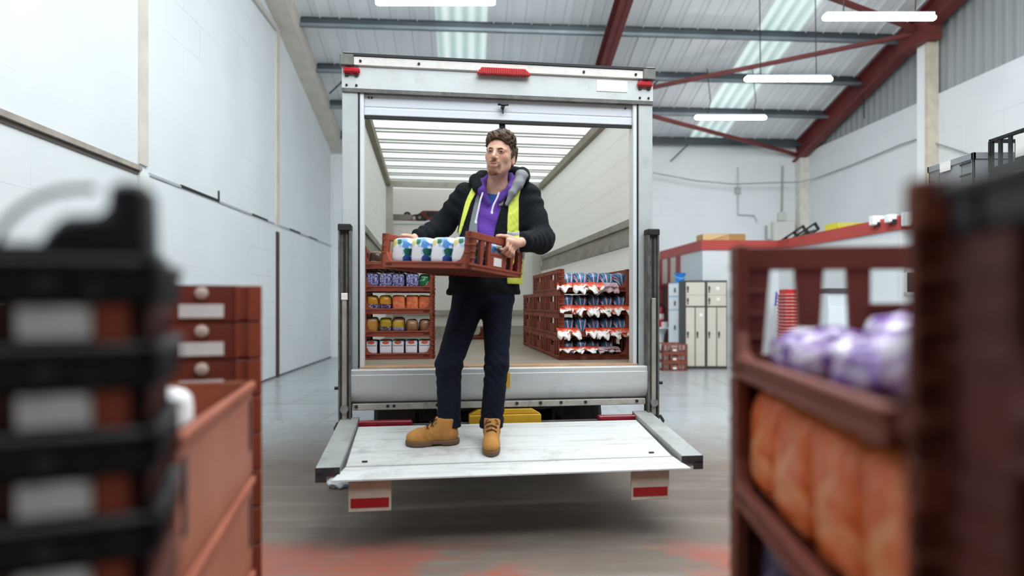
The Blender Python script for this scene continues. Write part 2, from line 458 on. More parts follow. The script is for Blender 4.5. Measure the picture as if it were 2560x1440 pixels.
# ------------------------------------------------------------------ offices along the back and right walls
OW = M('d9dedf', .6, var=.03, scale=1); OR = M('b5433c', .5, var=.12, scale=2); HO = 2.64
U1, B1, U2, B2 = 4.93, 13.2, 6.59, 9.37
poly = [(U1, B1), (U2, B1), (U2, B2), (UR, B2), (UR, BB), (U1, BB)]
bstruct('wall_office', MB().prism(poly, 2, 0, HO), OW)
e = .03
poly = [(U1 - e, B1 - e), (U2 - e, B1 - e), (U2 - e, B2 - e), (UR, B2 - e), (UR, B2), (U2, B2), (U2, B1), (U1, B1), (U1, BB), (U1 - e, BB)]
bstruct('trim_41', MB().prism(poly, 2, HO - .18, HO + .03), OR)
# dark window in the nearer office front
bstruct('window_3', MB().box(6.70, 6.95, B2 - .012, B2 - .004, 1.5, 1.8), M('17181a', .15))
bstruct('trim_42', MB().box(6.66, 6.70, B2 - .02, B2, 1.45, 1.85).box(6.95, 7.0, B2 - .02, B2, 1.45, 1.85).box(6.66, 7.0, B2 - .02, B2, 1.8, 1.85).box(6.66, 7.0, B2 - .02, B2, 1.45, 1.5), M('d9dad8', .5))
# glazed red-framed entrance beside the lockers, on the office's left side
bstruct('door_1', MB().box(U1 - .03, U1 - .01, 14.75, 15.95, 0, 1.75), M('3a3433', .3))
bstruct('trim_43', MB().box(U1 - .07, U1, 14.62, 14.75, 0, HO - .2).box(U1 - .07, U1, 15.3, 15.38, 0, HO - .2).box(U1 - .07, U1, 15.95, 16.1, 0, HO - .2).box(U1 - .07, U1, 14.75, 15.95, 1.75, 1.83), M('8a3538', .5))
bstruct('trim_44', MB().box(U1 - .02, U1, 14.75, 15.3, 1.83, HO - .2).box(U1 - .02, U1, 15.38, 15.95, 1.83, HO - .2), M('c9c0b0', .6))
# doorway in the back wall left of the office: brown panel and dark head
bstruct('door_2', MB().box(4.3, 4.86, BB - .03, BB, 0, 1.78), M('7a5138', .6, var=.2, scale=3))
bstruct('trim_45', MB().box(4.2, 4.9, BB - .06, BB, 1.78, 2.05), M('4c4543', .6))

# ------------------------------------------------------------------ strip lights
def tube_mat():
    t = NT('lit_tube'); t.b.inputs['Emission Color'].default_value = (1, .98, 1, 1); t.b.inputs['Emission Strength'].default_value = 20
    return t.fin(lin('ffffff'), .4)
TM = tube_mat(); WH = M('dfe3e4', .5)
lamps = [((940, 1, 8.05), (1238, 10, 8.05), 'near end over the van roof'), ((2058, 43, 8.5), (2338, 45, 8.5), 'nearest of the three on the right, below the red joint'),
         ((1862, 198, 11.0), (2080, 198, 11.0), 'middle one of the three on the right'), ((1738, 293, 13.6), (1915, 295, 13.6), 'farthest of the three on the right, nearest the back wall')]
for i, (a, b, lb) in enumerate(lamps):
    p, q = P(*a), P(*b); c = (p + q) / 2; L = (q - p).length
    lab = ['glowing strip light above the van roof, alone on the left', 'large glowing strip light nearest the red rafter joint', 'glowing strip light hung in front of the middle purlin',
           'smallest glowing strip light, farthest back above the office'][i]
    t = thing('strip_light', lab, 'strip light', c, 0, 'hanging strip lights')
    ends = (-L / 2, L / 2)
    obj('tube', MB().tube([(ends[0], 0, 0), (ends[0] + .03, 0, 0), (ends[1] - .03, 0, 0), (ends[1], 0, 0)], [.025, .04, .04, .025], 14), TM, t, smooth=True)
    obj('casing', MB().box(-L / 2 + .03, L / 2 - .03, -.045, .045, .03, .06), WH, t)
    for sx in (-.32, .32):
        x = sx * L; wz = c
        top = zr(-(c.x + x) * SA + c.y * CA) - .02 if i else 8.2
        obj('hanging_wire', MB().tube([(x, 0, .09), (x + .06 * (i % 2), .02, (top - c.z) * .35), (x - .02, 0, top - c.z)], .009, 5), DARK, t)

# ------------------------------------------------------------------ loose cables on the walls
pts = [(1560, 415, 16.2), (1632, 432, 16.15), (1740, 452, 16.2), (1830, 460, 16.25), (1905, 458, 16.3), (2003, 455, 16.2)]
cp = [P(*p) for p in pts]
for px, py in ((2040, 446), (2110, 420), (2180, 392), (2250, 362), (2298, 346), (2345, 360), (2420, 385)):
    r = (px - CX) / F; d = (UR - .05) / (r * CA + SA); cp.append(P(px, py, d))
tag(obj('cable', MB().tube(cp, .014, 6), M('8d9394', .6), smooth=True), 'thin grey cable sagging across the back and right white walls', 'cable')
t = thing('socket_box', 'small grey box and conduit high on the back wall', 'socket', B(6.95, BB - .04, 4.25))
obj('box', MB().box(-.07, .07, -.04, .04, -.08, .08), M('a5aaab', .5), t)
obj('conduit', MB().tube([(0, 0, .08), (0, 0, .6)], .018, 6).tube([(0, 0, -.08), (0, 0, -.62), (.42, 0, -.64), (.5, 0, -.8)], .018, 6), M('b4b8b9', .5), t)
# ------------------------------------------------------------------ bread trays
def brown_mat(col='8a3f2d', name='brown_plastic'):
    t = NT(name); c = lin(col); d = tuple(v * .62 for v in c[:3]) + (1,)
    g = t.math('MULTIPLY', t.step(t.noise(7, 5, .65), .5, .75), .55)
    cc = t.mix(t.step(t.noise(2.2, 3), .3, .7), c, d)
    return t.fin(t.mix(g, cc, lin('6d4034')), t.math('ADD', .42, t.math('MULTIPLY', t.noise(9, 3), .25)), 0, .4)
BROWN = brown_mat('984530'); BROWND = brown_mat('7d3728'); ORBR = brown_mat('a04a30')
BLACK = M('121315', .42, var=.3, scale=9); GREYP = M('8d9295', .5, var=.2, scale=6); WLAB = M('e6e4e0', .55, var=.06, scale=12)
BOSS = M('c9b7aa', .5)

def end_panel_mb(W, H, x0, x1, post=.04, cut=True, boss=False):
    """tall end of a tray: posts, tapered slots, centre plate with a hand hole"""
    mb = MB(); w = W / 2
    zt, zb = H * .82, H * .16
    mb.box(x0 - .004, x1 + .004, -w, w, zt, H)                       # top rail
    mb.box(x0, x1, -w, w, 0, zb)
    e = post / W
    def bar(f0, f1, g0, g1):   # fractions at bottom and top
        for s in (1, -1):
            p = [(s * (f0 - .5) * W, zb), (s * (f1 - .5) * W, zb), (s * (g1 - .5) * W, zt), (s * (g0 - .5) * W, zt)]
            mb.prism(p if s == 1 else p[::-1], 0, x0, x1)
    bar(0, .085, 0, .105)
    bar(.19, .235, .175, .25)
    bar(.325, .375, .315, .375)
    zc = H * .56
    mb.box(x0, x1, -.125 * W, .125 * W, zb, zc)                      # centre plate under the hand hole
    mb.box(x0 - .003, x1 + .003, -.14 * W, .14 * W, zc - .012, zc)
    for f in (.28, .46, .64):                                          # stiffening ribs on the posts
        for s in (-1, 1): mb.box(x0 - .004, x1 + .004, min(s * .5 * W, s * .41 * W), max(s * .5 * W, s * .41 * W), f * H, f * H + .006)
    mb.box(x0 - .006, x1 + .006, -w, w, zb - .012, zb)
    return mb

def corner_mb(L, W, H, lip, post, x0, s, fl=1):
    """corner posts turning on to the long sides"""
    mb = MB(); sx = 1 if s > 0 else -1
    for sy in (-1, 1):
        ya, yb = sorted((sy * W / 2, sy * (W / 2 - .022)))
        xo = sx * L / 2; xi = xo - sx * post
        p = [(xo, 0), (xo, H), (xi, H), (xi, lip + .05 * fl), (xi - sx * .02 * fl, lip + .012 * fl), (xi - sx * .05 * fl, lip), (xi - sx * .05 * fl, 0)]
        mb.prism(p, 1, ya, yb)
        for f in (.42, .62, .82): 
            a, b = sorted((xo + sx * .002, xi - sx * .001)); y0, y1 = sorted((sy * W / 2, sy * (W / 2 + .003)))
            mb.box(a, b, y0, y1, f * H, f * H + .008)
    return mb

def tray_meshes(L, W, H, lip=.045, post=.04, mats=None, npost=None):
    body, dark = mats or (BROWN, BROWND)
    ms = {}
    b = MB().box(-L / 2 + .01, L / 2 - .01, -W / 2 + .01, W / 2 - .01, .012, .02)
    k = -L / 2 + .03
    while k < L / 2 - .02:
        b.prism([(k, .013), (k + .012, .013), (k + .012, 0), (k, 0)], 1, -W / 2 + .015, W / 2 - .015); k += .045
    ms['base'] = b.mesh('tray_base', dark)
    for i, s in enumerate((-1, 1)):
        x1 = s * L / 2; x0 = x1 - s * .02
        e = end_panel_mb(W, H, min(x0, x1), max(x0, x1), post)
        c = corner_mb(L, W, H, lip, npost if npost and i == 0 else post, x0, s, .1 if npost and i == 0 else 1); e.add(c.v, c.f)
        ms[f'end_panel{i}'] = e.mesh('tray_end', body)
    for i, s in enumerate((-1, 1)):
        y0, y1 = sorted((s * W / 2, s * (W / 2 - .014)))
        r = MB().box(-L / 2 + post, L / 2 - post, y0, y1, 0, lip - .008)
        y0, y1 = sorted((s * (W / 2 + .004), s * (W / 2 - .018)))
        r.box(-L / 2 + post, L / 2 - post, y0, y1, lip - .012, lip)
        r.box(-L / 2 + post, L / 2 - post, y0, y1, 0, .008)
        ms[f'side_rail{i}'] = r.mesh('tray_rail', body)
    ms['L'], ms['W'], ms['H'] = L, W, H
    return ms

def make_tray(ms, name='bread_tray', label='', lab_ends=(1,), lab_mat=None, bevel=.0025, bosses=False):
    t = thing(name, label, 'bread tray')
    link('base', ms['base'], t)
    for i in (0, 1):
        e = link('end_panel', ms[f'end_panel{i}'], t, bevel)
        if i in lab_ends:
            s = (-1, 1)[i]; x = s * ms['L'] / 2; W, H = ms['W'], ms['H']
            a, b = sorted((x, x + s * .003))
            link('paper_label', MB().box(a, b, -.07 * W, .075 * W, .2 * H, .43 * H).mesh('paper_label', lab_mat or WLAB), e)
        link('side_rail', ms[f'side_rail{i}'], t, bevel)
    return fresh(t)

# ------------------------------------------------------------------ loaves and bags
def loaf_mesh(w, d, h, seed, mat, e=.42, wr=.006, freq=14, n=34, m=20, flat=.12, top=0.):
    """wrapped loaf: rounded block with wrinkled wrapping, standing on z=0"""
    vs, fs = [], []
    def sp(c, e): return math.copysign(abs(c) ** e, c)
    for i in range(m + 1):
        v = -math.pi / 2 + math.pi * i / m
        for k in range(n):
            u = 2 * math.pi * k / n
            x = sp(math.cos(v), e) * sp(math.cos(u), e) * w / 2
            y = sp(math.cos(v), e) * sp(math.sin(u), e) * d / 2
            z = sp(math.sin(v), e) * h / 2 + h / 2
            p = Vector((x, y, z))
            q = p * freq + Vector((seed * 3.7, seed * 1.3, seed * 7.1))
            nrm = Vector((x / w, y / d, (z - h / 2) / h)).normalized()
            a = mnoise.noise(q) + .6 * mnoise.noise(q * 2.3) + .5 * abs(mnoise.noise(q * 4.1))
            p += nrm * a * wr
            if top and z > h * .6: p.z += top * math.cos(math.pi * x / w) * (z / h - .6)
            p.z = max(0, p.z); vs.append(p)
    for i in range(m):
        for k in range(n): fs.append((i * n + k, i * n + (k + 1) % n, (i + 1) * n + (k + 1) % n, (i + 1) * n + k))
    return MB().add(vs, fs).mesh('wrapped_loaf', mat, smooth='all')

def crumple_mesh(w, d, h, seed, mat, nx=18, ny=12, amp=.02, hang=0.):
    """crumpled film: a thin folded flap hanging from y=0 outwards/down"""
    vs = []
    for t in (0, .0015):
        for j in range(ny + 1):
            for i in range(nx + 1):
                x = (i / nx - .5) * w; f = j / ny
                q = Vector((x * 26 + seed * 5, f * 3.2, seed))
                a = mnoise.noise(q) + .45 * mnoise.noise(q * 2.4) + .15 * mnoise.noise(q * 5)
                edge = (.5 + .5 * mnoise.noise(Vector((x * 22 + seed * 9, 3, seed)))) 
                ff = f * (.65 + .5 * edge)
                y = -ff * d * (1 - .35 * ff) + a * amp * (.3 + f) + t
                z = -ff * ff * h + a * amp * .8 * (.3 + f)
                vs.append((x * (1 + .1 * f), y, z + t))
    fs = []; N = (nx + 1) * (ny + 1)
    for t in (0, 1):
        for j in range(ny):
            for i in range(nx):
                a = t * N + j * (nx + 1) + i; q = (a, a + 1, a + nx + 2, a + nx + 1); fs.append(q if t else q[::-1])
    rim = [i for i in range(nx + 1)] + [j * (nx + 1) + nx for j in range(1, ny + 1)] + [ny * (nx + 1) + i for i in range(nx - 1, -1, -1)] + [j * (nx + 1) for j in range(ny - 1, 0, -1)]
    for a, b in zip(rim, rim[1:] + rim[:1]): fs.append((a, b, b + N, a + N))
    return MB().add(vs, fs).mesh('film_tail', mat, smooth='all')

def film(t, c, rough=.28): return t.fin(c, rough, 0, .6)

def mat_floral():      # white wrapper, blue / green / yellow patches, blank white panel on the front
    t = NT('floral_wrapper'); x = t.xyz()
    w1 = t.math('MULTIPLY', t.math('SUBTRACT', t.noise(45, 3), .5), .03); w2 = t.math('MULTIPLY', t.math('SUBTRACT', t.noise(38, 3, .5, t.mapped(loc=(3, 1, 2))), .5), .03)
    px, pz = t.math('ADD', x[0], w1), t.math('ADD', x[2], w2)
    c = t.mix(t.step(t.noise(28, 3), .5, .58), lin('eaf2f6'), lin('a9cfec'))
    def blob(c, bx, bz, rx, rz_, col):
        dx = t.math('DIVIDE', t.math('SUBTRACT', px, bx), rx); dz = t.math('DIVIDE', t.math('SUBTRACT', pz, bz), rz_)
        r = t.math('ADD', t.math('MULTIPLY', dx, dx), t.math('MULTIPLY', dz, dz)); return t.mix(t.math('LESS_THAN', r, 1.0), c, lin(col))
    for q in ((-.058, .09, .012, .03, '3b66b4'), (-.06, .035, .01, .02, '2c6e50'), (-.034, .12, .018, .024, 'e8d888'), (.002, .125, .016, .02, '1f7350'), (.034, .135, .02, .014, '7fb2e2'),
              (.046, .11, .02, .018, '5b95d6'), (.054, .07, .016, .024, '1d5f46'), (.052, .03, .018, .022, '2a4b9c'), (-.02, .004, .03, .006, '6d4f8e'), (.03, .15, .02, .006, 'b9a8d6'), (-.04, .148, .02, .006, 'f0f4f8')): c = blob(c, *q)
    soft = t.math('MULTIPLY', t.noise(40, 2), .008)
    inx = t.math('LESS_THAN', t.math('ADD', t.math('ABSOLUTE', t.math('ADD', x[0], .008)), soft), .042)
    inz = t.math('MULTIPLY', t.math('LESS_THAN', t.math('ADD', x[2], soft), .098), t.math('GREATER_THAN', x[2], .018))
    c = t.mix(t.math('MULTIPLY', t.math('MULTIPLY', inx, inz), t.math('LESS_THAN', x[1], -.02)), c, lin('e9e8ee'))
    return film(t, c, .35)
def mat_print(base, ink, sc=(60, 60, 160), th=(.5, .56), detail=2):    # dense small print on a coloured bag
    t = NT('printed_bag'); f = t.noise(1, detail, .6, t.mapped(sc))
    f2 = t.noise(1, detail, .6, t.mapped((sc[2] * .8, sc[1], sc[0] * .7)))
    g = t.math('MAXIMUM', t.step(f, *th), t.step(f2, th[0] + .05, th[1] + .05))
    return film(t, t.mix(g, lin(base), lin(ink)))
def mat_crinkle(a, b, c3, sc=9, spec=.3):
    t = NT('crinkled_film'); f = t.noise(sc, 5, .65, dist=1.2)
    t.bump(t.noise(sc * 3, 4, .6, dist=1.5), .5, .02)
    return film(t, t.ramp(f, [(.28, a), (.5, b), (.72, c3)]), spec)
def mat_banded(top, mid, low, z1, z2, ink='d8cfe8', sc=70):
    t = NT('banded_bag'); x = t.xyz(); wob = t.math('MULTIPLY', t.noise(12, 2), .02)
    z = t.math('ADD', x[2], t.math('SUBTRACT', wob, .01))
    c = t.mix(t.step(z, z1 - .002, z1 + .002), lin(low), lin(mid)); 
    pr = t.math('MULTIPLY', t.step(t.noise(1, 2, .5, t.mapped((sc, sc, sc * 2.2))), .54, .58), t.math('LESS_THAN', z, z1))
    c = t.mix(pr, c, lin(ink)); c = t.mix(t.step(z, z2 - .003, z2 + .003), c, lin(top))
    v = t.step(t.noise(9, 4), .3, .7)
    return film(t, t.mix(t.math('MULTIPLY', v, .2), c, lin('2a1c12')))
def mat_whitebox():     # white pack, red/orange badge high on the front, purple foot
    t = NT('white_pack'); x = t.xyz()
    c = t.mix(t.step(x[2], .018, .03), lin('5c3a86'), lin('e6e3ea'))
    side = t.math('GREATER_THAN', t.math('ABSOLUTE', x[0]), .043)
    c = t.mix(t.math('MULTIPLY', side, t.math('LESS_THAN', x[2], .09)), c, lin('7b3f6d'))
    top = t.math('GREATER_THAN', x[2], .088)
    c = t.mix(t.math('MULTIPLY', top, side), c, lin('8fb9d8'))
    dx = t.math('DIVIDE', x[0], .026); dz = t.math('DIVIDE', t.math('SUBTRACT', x[2], .102), .013)
    r = t.math('ADD', t.math('MULTIPLY', dx, dx), t.math('MULTIPLY', dz, dz))
    c = t.mix(t.math('LESS_THAN', r, 1.0), c, lin('d2502f'))
    ln = t.math('MULTIPLY', t.math('LESS_THAN', t.math('ABSOLUTE', t.math('SUBTRACT', x[2], .078)), .004), t.math('LESS_THAN', t.math('ABSOLUTE', x[0]), .036))
    return film(t, t.mix(ln, c, lin('8b8ca4')), .4)
def mat_rays():         # blue wrapper with white and red rays spreading from the foot
    t = NT('rayed_wrapper'); x = t.xyz()
    a = t.math('ARCTAN2', t.math('SUBTRACT', x[0], .0), t.math('ADD', x[2], .035))
    wv = t.math('ADD', t.math('MULTIPLY', a, 3.1), t.math('MULTIPLY', t.noise(9, 2), .5))
    f = t.math('FRACT', t.math('ADD', wv, .5))
    c = t.ramp(f, [(0, '2a6593'), (.36, 'e8e6ec'), (.5, '9e2c3f'), (.6, 'e9e4ea'), (.67, '3b3f86'), (.8, '2f7199')], True)
    lowr = t.step(t.math('ADD', x[2], t.math('MULTIPLY', t.noise(18, 2), .03)), .022, .03)
    return film(t, t.mix(lowr, lin('cf3327'), c), .3)
def mat_tail():         # red film turning white at the torn edge
    t = NT('red_white_film'); x = t.xyz()
    f = t.math('ADD', t.math('MULTIPLY', x[1], -10.5), t.math('MULTIPLY', t.noise(16, 3), .75))
    c = t.ramp(f, [(.0, 'c8332a'), (.68, 'd8402c'), (.82, 'ea7d58'), (.86, 'f0edeb')])
    return film(t, c, .3)
FLORAL = mat_floral(); INDIGO = mat_print('2b2a73', 'b9b8dc'); GREENB = mat_print('176a41', 'c6dcc0', (30, 30, 60), (.6, .64))
ORANGE = mat_crinkle('b8502a', 'dd6f3d', 'f09a68', 22); ORANGED = mat_crinkle('c8481a', 'ee7434', 'ffb27a', 9, .25)
YELPUR = mat_banded('d99a2f', 'c9861f', '4c2c63', .055, .1); YELLOW = mat_banded('cdb52f', 'b79a22', '55443a', .055, .09)
BEIGEB = mat_banded('cbb692', 'c08a3e', 'b9894a', .03, .1, 'd9b37a'); ROLLS = mat_banded('c9a07a', '94684a', 'c89a22', .022, .088, 'd2b12a', 30)
LILAC = mat_banded('d0a27e', 'c7a02c', '8f83ae', .05, .095, 'd9d4ea')
WPACK = mat_whitebox(); RAYS = mat_rays(); TAIL = mat_tail()
WCRUMP = mat_crinkle('b9adb8', 'e7e4e8', 'f4f2f4', 25); PINKCR = mat_crinkle('a5848d', 'cda9b0', 'e4d8da', 25)
def mat_purplewhite():
    t = NT('purple_white_bag'); f = t.noise(9, 4, .6, dist=1.6)
    return film(t, t.ramp(f, [(.41, '4a2870'), (.48, '7448a0'), (.54, 'c3b3d3'), (.61, 'efecf2')]), .16)
PURWH = mat_purplewhite()
NAVYB = mat_crinkle('1d1c33', '322f52', '5d5a80', 9)
SEEDED = mat_banded('8d7258', '4a3327', 'a5765a', .04, .1, 'd3b8a0', 40)
PURBAND = mat_banded('dfc9a8', '8a2f96', 'd0bb98', .055, .085, 'd0bb98', 10)

_var = {}
def loaf(kind, label, mw, group=None, cat='bread', name='wrapped_loaf', **kw):
    """one wrapped loaf; four wrinkle variants per kind share mesh data"""
    key = (kind, tuple(sorted(kw.items()))); v = _var.setdefault(key, [])
    i = rnd.randrange(3)
    if len(v) < 3:
        p = dict(LOAF[kind]); p.update(kw); v.append(loaf_mesh(seed=len(_var) * 3 + len(v), **p)); i = len(v) - 1
    o = bpy.data.objects.new(name, v[i]); COL.objects.link(o); o.matrix_world = mw
    return tag(o, label, cat, group)
LOAF = {
    'floral': dict(w=.128, d=.19, h=.152, mat=FLORAL, e=.38, wr=.004, freq=12),
    'indigo': dict(w=.098, d=.2, h=.124, mat=INDIGO, e=.3, wr=.003),
    'green': dict(w=.096, d=.2, h=.116, mat=GREENB, e=.5, wr=.004),
    'orange': dict(w=.097, d=.2, h=.122, mat=ORANGE, e=.28, wr=.006),
    'yelpur': dict(w=.096, d=.2, h=.122, mat=YELPUR, e=.5, wr=.006),
    'yellow': dict(w=.097, d=.2, h=.12, mat=YELLOW, e=.5, wr=.007),
    'beige': dict(w=.096, d=.2, h=.122, mat=BEIGEB, e=.5, wr=.006),
    'rolls': dict(w=.094, d=.2, h=.108, mat=ROLLS, e=.6, wr=.004),
    'lilac': dict(w=.097, d=.2, h=.124, mat=LILAC, e=.55, wr=.007),
    'pack': dict(w=.097, d=.2, h=.12, mat=WPACK, e=.28, wr=.003),
    'seeded': dict(w=.1, d=.2, h=.118, mat=SEEDED, e=.5, wr=.006),
    'rays': dict(w=.096, d=.22, h=.118, mat=RAYS, e=.5, wr=.011),
    'purwh': dict(w=.17, d=.22, h=.13, mat=PURWH, e=.6, wr=.02, freq=9),
    'orangebig': dict(w=.175, d=.285, h=.214, mat=ORANGED, e=.33, wr=.012, freq=9),
    'navy': dict(w=.17, d=.3, h=.2, mat=NAVYB, e=.4, wr=.008),
    'purband': dict(w=.15, d=.3, h=.15, mat=PURBAND, e=.6, wr=.004),
}
def T(v, rz=0): return Matrix.Translation(v) @ Matrix.Rotation(rz, 4, 'Z')
# ------------------------------------------------------------------ the box van, rear end towards the camera
VA = math.radians(7.6); VO = Vector((-1.116, 4.2, 0)); W_ = 2.12
VM = Matrix.Translation(VO) @ Matrix.Rotation(VA, 4, 'Z')
def VW(x, y, z): return VM @ Vector((x, y, z))
ALU = M('c0c6c6', .5, .05, var=.1, scale=5, dirt=('8f8f88', 7, .35)); ALUL = M('d0d5d4', .5, .05, var=.06, scale=4, dirt=('a39f94', 9, .3))
ALUD = M('8d908e', .5, .3, var=.2, scale=8, dirt=('4a4844', 10, .6)); GRIME = M('6b6a64', .6, .2, var=.3, scale=12, dirt=('2b2a28', 14, .8))
WPAINT = M('e4e8ea', .4, var=.03, scale=3); VBLACK = M('1b1b1d', .6); CREAM = M('f4f3ef', .55, var=.03, scale=2)
REDL = M('b21527', .2, spec=.7); TAPE = M('8e0f18', .35)
def lens_mat():
    t = NT('ribbed_red_lens'); x = t.xyz()
    ph = t.math('SINE', t.math('MULTIPLY', x[0], 420)); t.bump(ph, .7, .01)
    g = t.math('MULTIPLY', t.math('ADD', ph, 1.0), .3)
    return t.fin(t.mix(g, lin('c8141f'), lin('ee5a5a')), .2, 0, .7)
van = thing('box_van', 'white box van with its shutter rolled up and tail lift lowered', 'van', VO, VA)

# --- rear frame
for x0, x1, x2, x3 in ((0, .105, .113, .14), (W_ - .105, W_, W_ - .14, W_ - .113)):
    rf = obj('corner_post', MB().box(x0, x1, 0, .09, .66, 2.735), ALU, van, bevel=.006)
    g_ = (x1, x2) if x0 == 0 else (x3, x0)
    obj('post_seam', MB().box(*g_, -.001, .06, .9, 2.71), VBLACK, rf)
    obj('door_guide', MB().box(x2, x3, .004, .1, .9, 2.715), WPAINT, van, bevel=.003)
hd = obj('header_panel', MB().box(0, W_, -.004, .09, 2.735, 2.9), ALUL, van)
obj('header_rail', MB().box(.075, W_ - .075, -.02, .08, 2.885, 2.945), M('e2dfd8', .45, var=.05, dirt=('8a8074', 12, .3)), van, bevel=.004)
obj('roof_seal', MB().box(.02, W_ - .02, -.026, .06, 2.945, 2.962), VBLACK, van)
obj('header_gap', MB().box(0, W_, -.01, .08, 2.712, 2.737), GRIME, van)
for sx in (0, 1):
    x0 = -.012 if not sx else W_ - .078
    obj('corner_casting', MB().box(x0, x0 + .09, -.03, .09, 2.88, 2.955).box(x0 + .02, x0 + .09, -.028, .03, 2.955, 2.968), M('6f716b', .6, .2, var=.35, scale=20), van, bevel=.006)
    x0 = .008 if not sx else W_ - .118
    ml = obj('marker_light', MB().box(x0, x0 + .11, -.035, 0, 2.828, 2.868), REDL, van, bevel=.012, label='small dark red marker light in a top corner')
    for q in (.012, .074): obj('lamp_clip', MB().box(x0 + q, x0 + q + .022, -.018, 0, 2.815, 2.882), VBLACK, ml)
    mb = MB()
    for px_ in (.022, .085):
        for z in (2.757,): mb.cyl((x0 + px_, -.01, z), (x0 + px_, 0, z), .008, 8)
    obj('bolt', mb, DARK, van)
b0, b1 = .885, 1.245
obj('brake_light', MB().prism([(b0, 2.858), (b0, 2.872), (b0 + .03, 2.905), (b1 - .035, 2.905), (b1, 2.875), (b1, 2.858)], 1, -.05, -.015), lens_mat(), van, bevel=.006, label='long ribbed red high-level brake light')
obj('plate', MB().box(1.715, 1.935, -.008, 0, 2.79, 2.868), M('f3f3f1', .5), van, bevel=.002, label='blank white plate')
mb = MB()
for x in (.12, .50, 1.62, 1.99): mb.cyl((x, -.026, 2.913), (x, -.018, 2.913), .009, 8)
obj('rivet', mb, DARK, van)
# --- roller shutter, bottom slats showing under the header
sh = obj('roller_shutter', MB().box(.14, W_ - .14, .03, .06, 2.63, 2.715).box(.14, W_ - .14, .03, .06, 2.575, 2.622).box(.14, W_ - .14, .034, .06, 2.60, 2.64), M('e3e8ee', .35, var=.02, scale=2), van, bevel=.004)
obj('shutter_seal', MB().box(.14, W_ - .14, .036, .056, 2.556, 2.575), VBLACK, sh)
hz = 2.665; hx = 1.065
obj('shutter_handle', MB().tube([(hx - .034, .0, hz + .008), (hx - .012, -.012, hz + .002), (hx + .012, -.012, hz + .002), (hx + .034, 0, hz + .008)], .0075, 8).cyl((hx, -.012, hz), (hx, .034, hz - .004), .013, 10).cyl((hx, .01, hz - .05), (hx, .02, hz), .005, 6), M('2a2b2e', .4, .5), sh, smooth=True)
obj('pull_strap', MB().box(hx - .02, hx + .022, .056, .062, 2.36, 2.6), M('26262b', .8), sh)
mb = MB()
for x in (.17, .19, 1.93): mb.cyl((x, .02, 2.69), (x, .031, 2.69), .006, 8)
obj('rivet', mb, DARK, sh)
# --- body shell
LB = 4.12; HT = 2.9
def translucent(col, rib, axis, tr=.55):
    t = NT('translucent_panel'); x = t.xyz()
    c = lin(col)
    if rib:
        ph = t.math('FRACT', t.math('MULTIPLY', x[axis], 1 / rib)); c = t.mix(t.math('MULTIPLY', t.step(ph, .8, 1.), .12), c, lin('b6b4ac'))
        t.bump(t.math('SINE', t.math('MULTIPLY', ph, 6.283)), .04, .01)
    m = t.fin(c, .45, 0, .35)
    out = t.t.nodes['Material Output']; tl = t.n('ShaderNodeBsdfTranslucent'); t.val(tl.inputs[0], c)
    mx = t.n('ShaderNodeMixShader'); mx.inputs[0].default_value = tr
    t.l(t.b.outputs[0], mx.inputs[1]); t.l(tl.outputs[0], mx.inputs[2]); t.l(mx.outputs[0], out.inputs[0])
    return m
TRW = translucent('fafaf6', .19, 2, .5); TRR = translucent('f4f3ec', 0, 1, .5)
obj('side_wall', MB().box(0, .03, .09, LB + .6, .88, 2.93), TRW, van)
obj('side_wall', MB().box(W_ - .03, W_, .09, LB + .6, .88, 2.93), TRW, van)
TRB = translucent('fbfbf8', 0, 1, .6)
obj('roof_panel', MB().box(.0, W_, .09, .42, HT + .025, HT + .04), TRB, van); k = .42
while k < LB - .1:
    obj('roof_panel', MB().box(.0, W_, k + .1, k + .4 if k < 3.9 else LB + .62, HT + .025, HT + .04), TRB, van)
    bw = obj('roof_bow', MB().box(.0, W_, k, k + .1, HT + .022, HT + .037), TRB, van)
    obj('bow_edge', MB().box(.03, W_ - .03, k - .006, k + .002, HT + .01, HT + .026), M('b4b6b1', .5), bw)
    obj('bow_edge', MB().box(.03, W_ - .03, k + .098, k + .106, HT + .01, HT + .026), M('b4b6b1', .5), bw); k += .4
ed = M('8f887a', .6, .15, var=.15, scale=6)
for x0 in (.03, W_ - .085): obj('roof_edge_rail', MB().box(x0, x0 + .055, .09, LB, HT - .055, HT + .02), ed, van)
obj('bulkhead', MB().box(.03, W_ - .03, LB, LB + .03, .88, 2.36), CREAM, van)
obj('overcab_shelf', MB().box(.03, W_ - .03, LB - .02, LB + .6, 2.36, 2.40), WPAINT, van)
obj('overcab_wall', MB().box(.03, W_ - .03, LB + .58, LB + .61, 2.36, 2.93), CREAM, van)
obj('overcab_header', MB().box(.03, W_ - .03, LB - .02, LB + .03, HT - .06, HT + .02), M('cfccc2', .5, dirt=('8d8a80', 8, .5)), van)
for x0, x1 in ((.035, .12), (W_ - .17, W_ - .06)):
    obj('corner_post', MB().box(x0, x1, LB - .05, LB, .9, HT - .05), M('d3d1c8', .5, dirt=('8d8a80', 5, .5)), van, bevel=.004)
def side_rail(x0, x1, zc):
    obj('load_rail', MB().box(x0, x1, .12, LB - .05, zc + .045, zc + .1).box(x0, x1, .12, LB - .05, zc - .1, zc - .045).box((x0 if x0 < 1 else x1 - .012), (x0 + .012 if x0 < 1 else x1), .12, LB - .05, zc - .05, zc + .05), M('a8a59c', .55, .2, var=.2, scale=5, dirt=('5b564f', 6, .6)), van)
side_rail(.03, .06, 1.86); side_rail(W_ - .06, W_ - .03, 1.86)
obj('kick_rail', MB().box(.03, W_ - .03, LB - .04, LB, .905, 1.03).box(.03, W_ - .03, LB - .05, LB, 1.18, 1.24), M('b9b7ae', .5, .1, dirt=('6d6a62', 6, .6)), van)
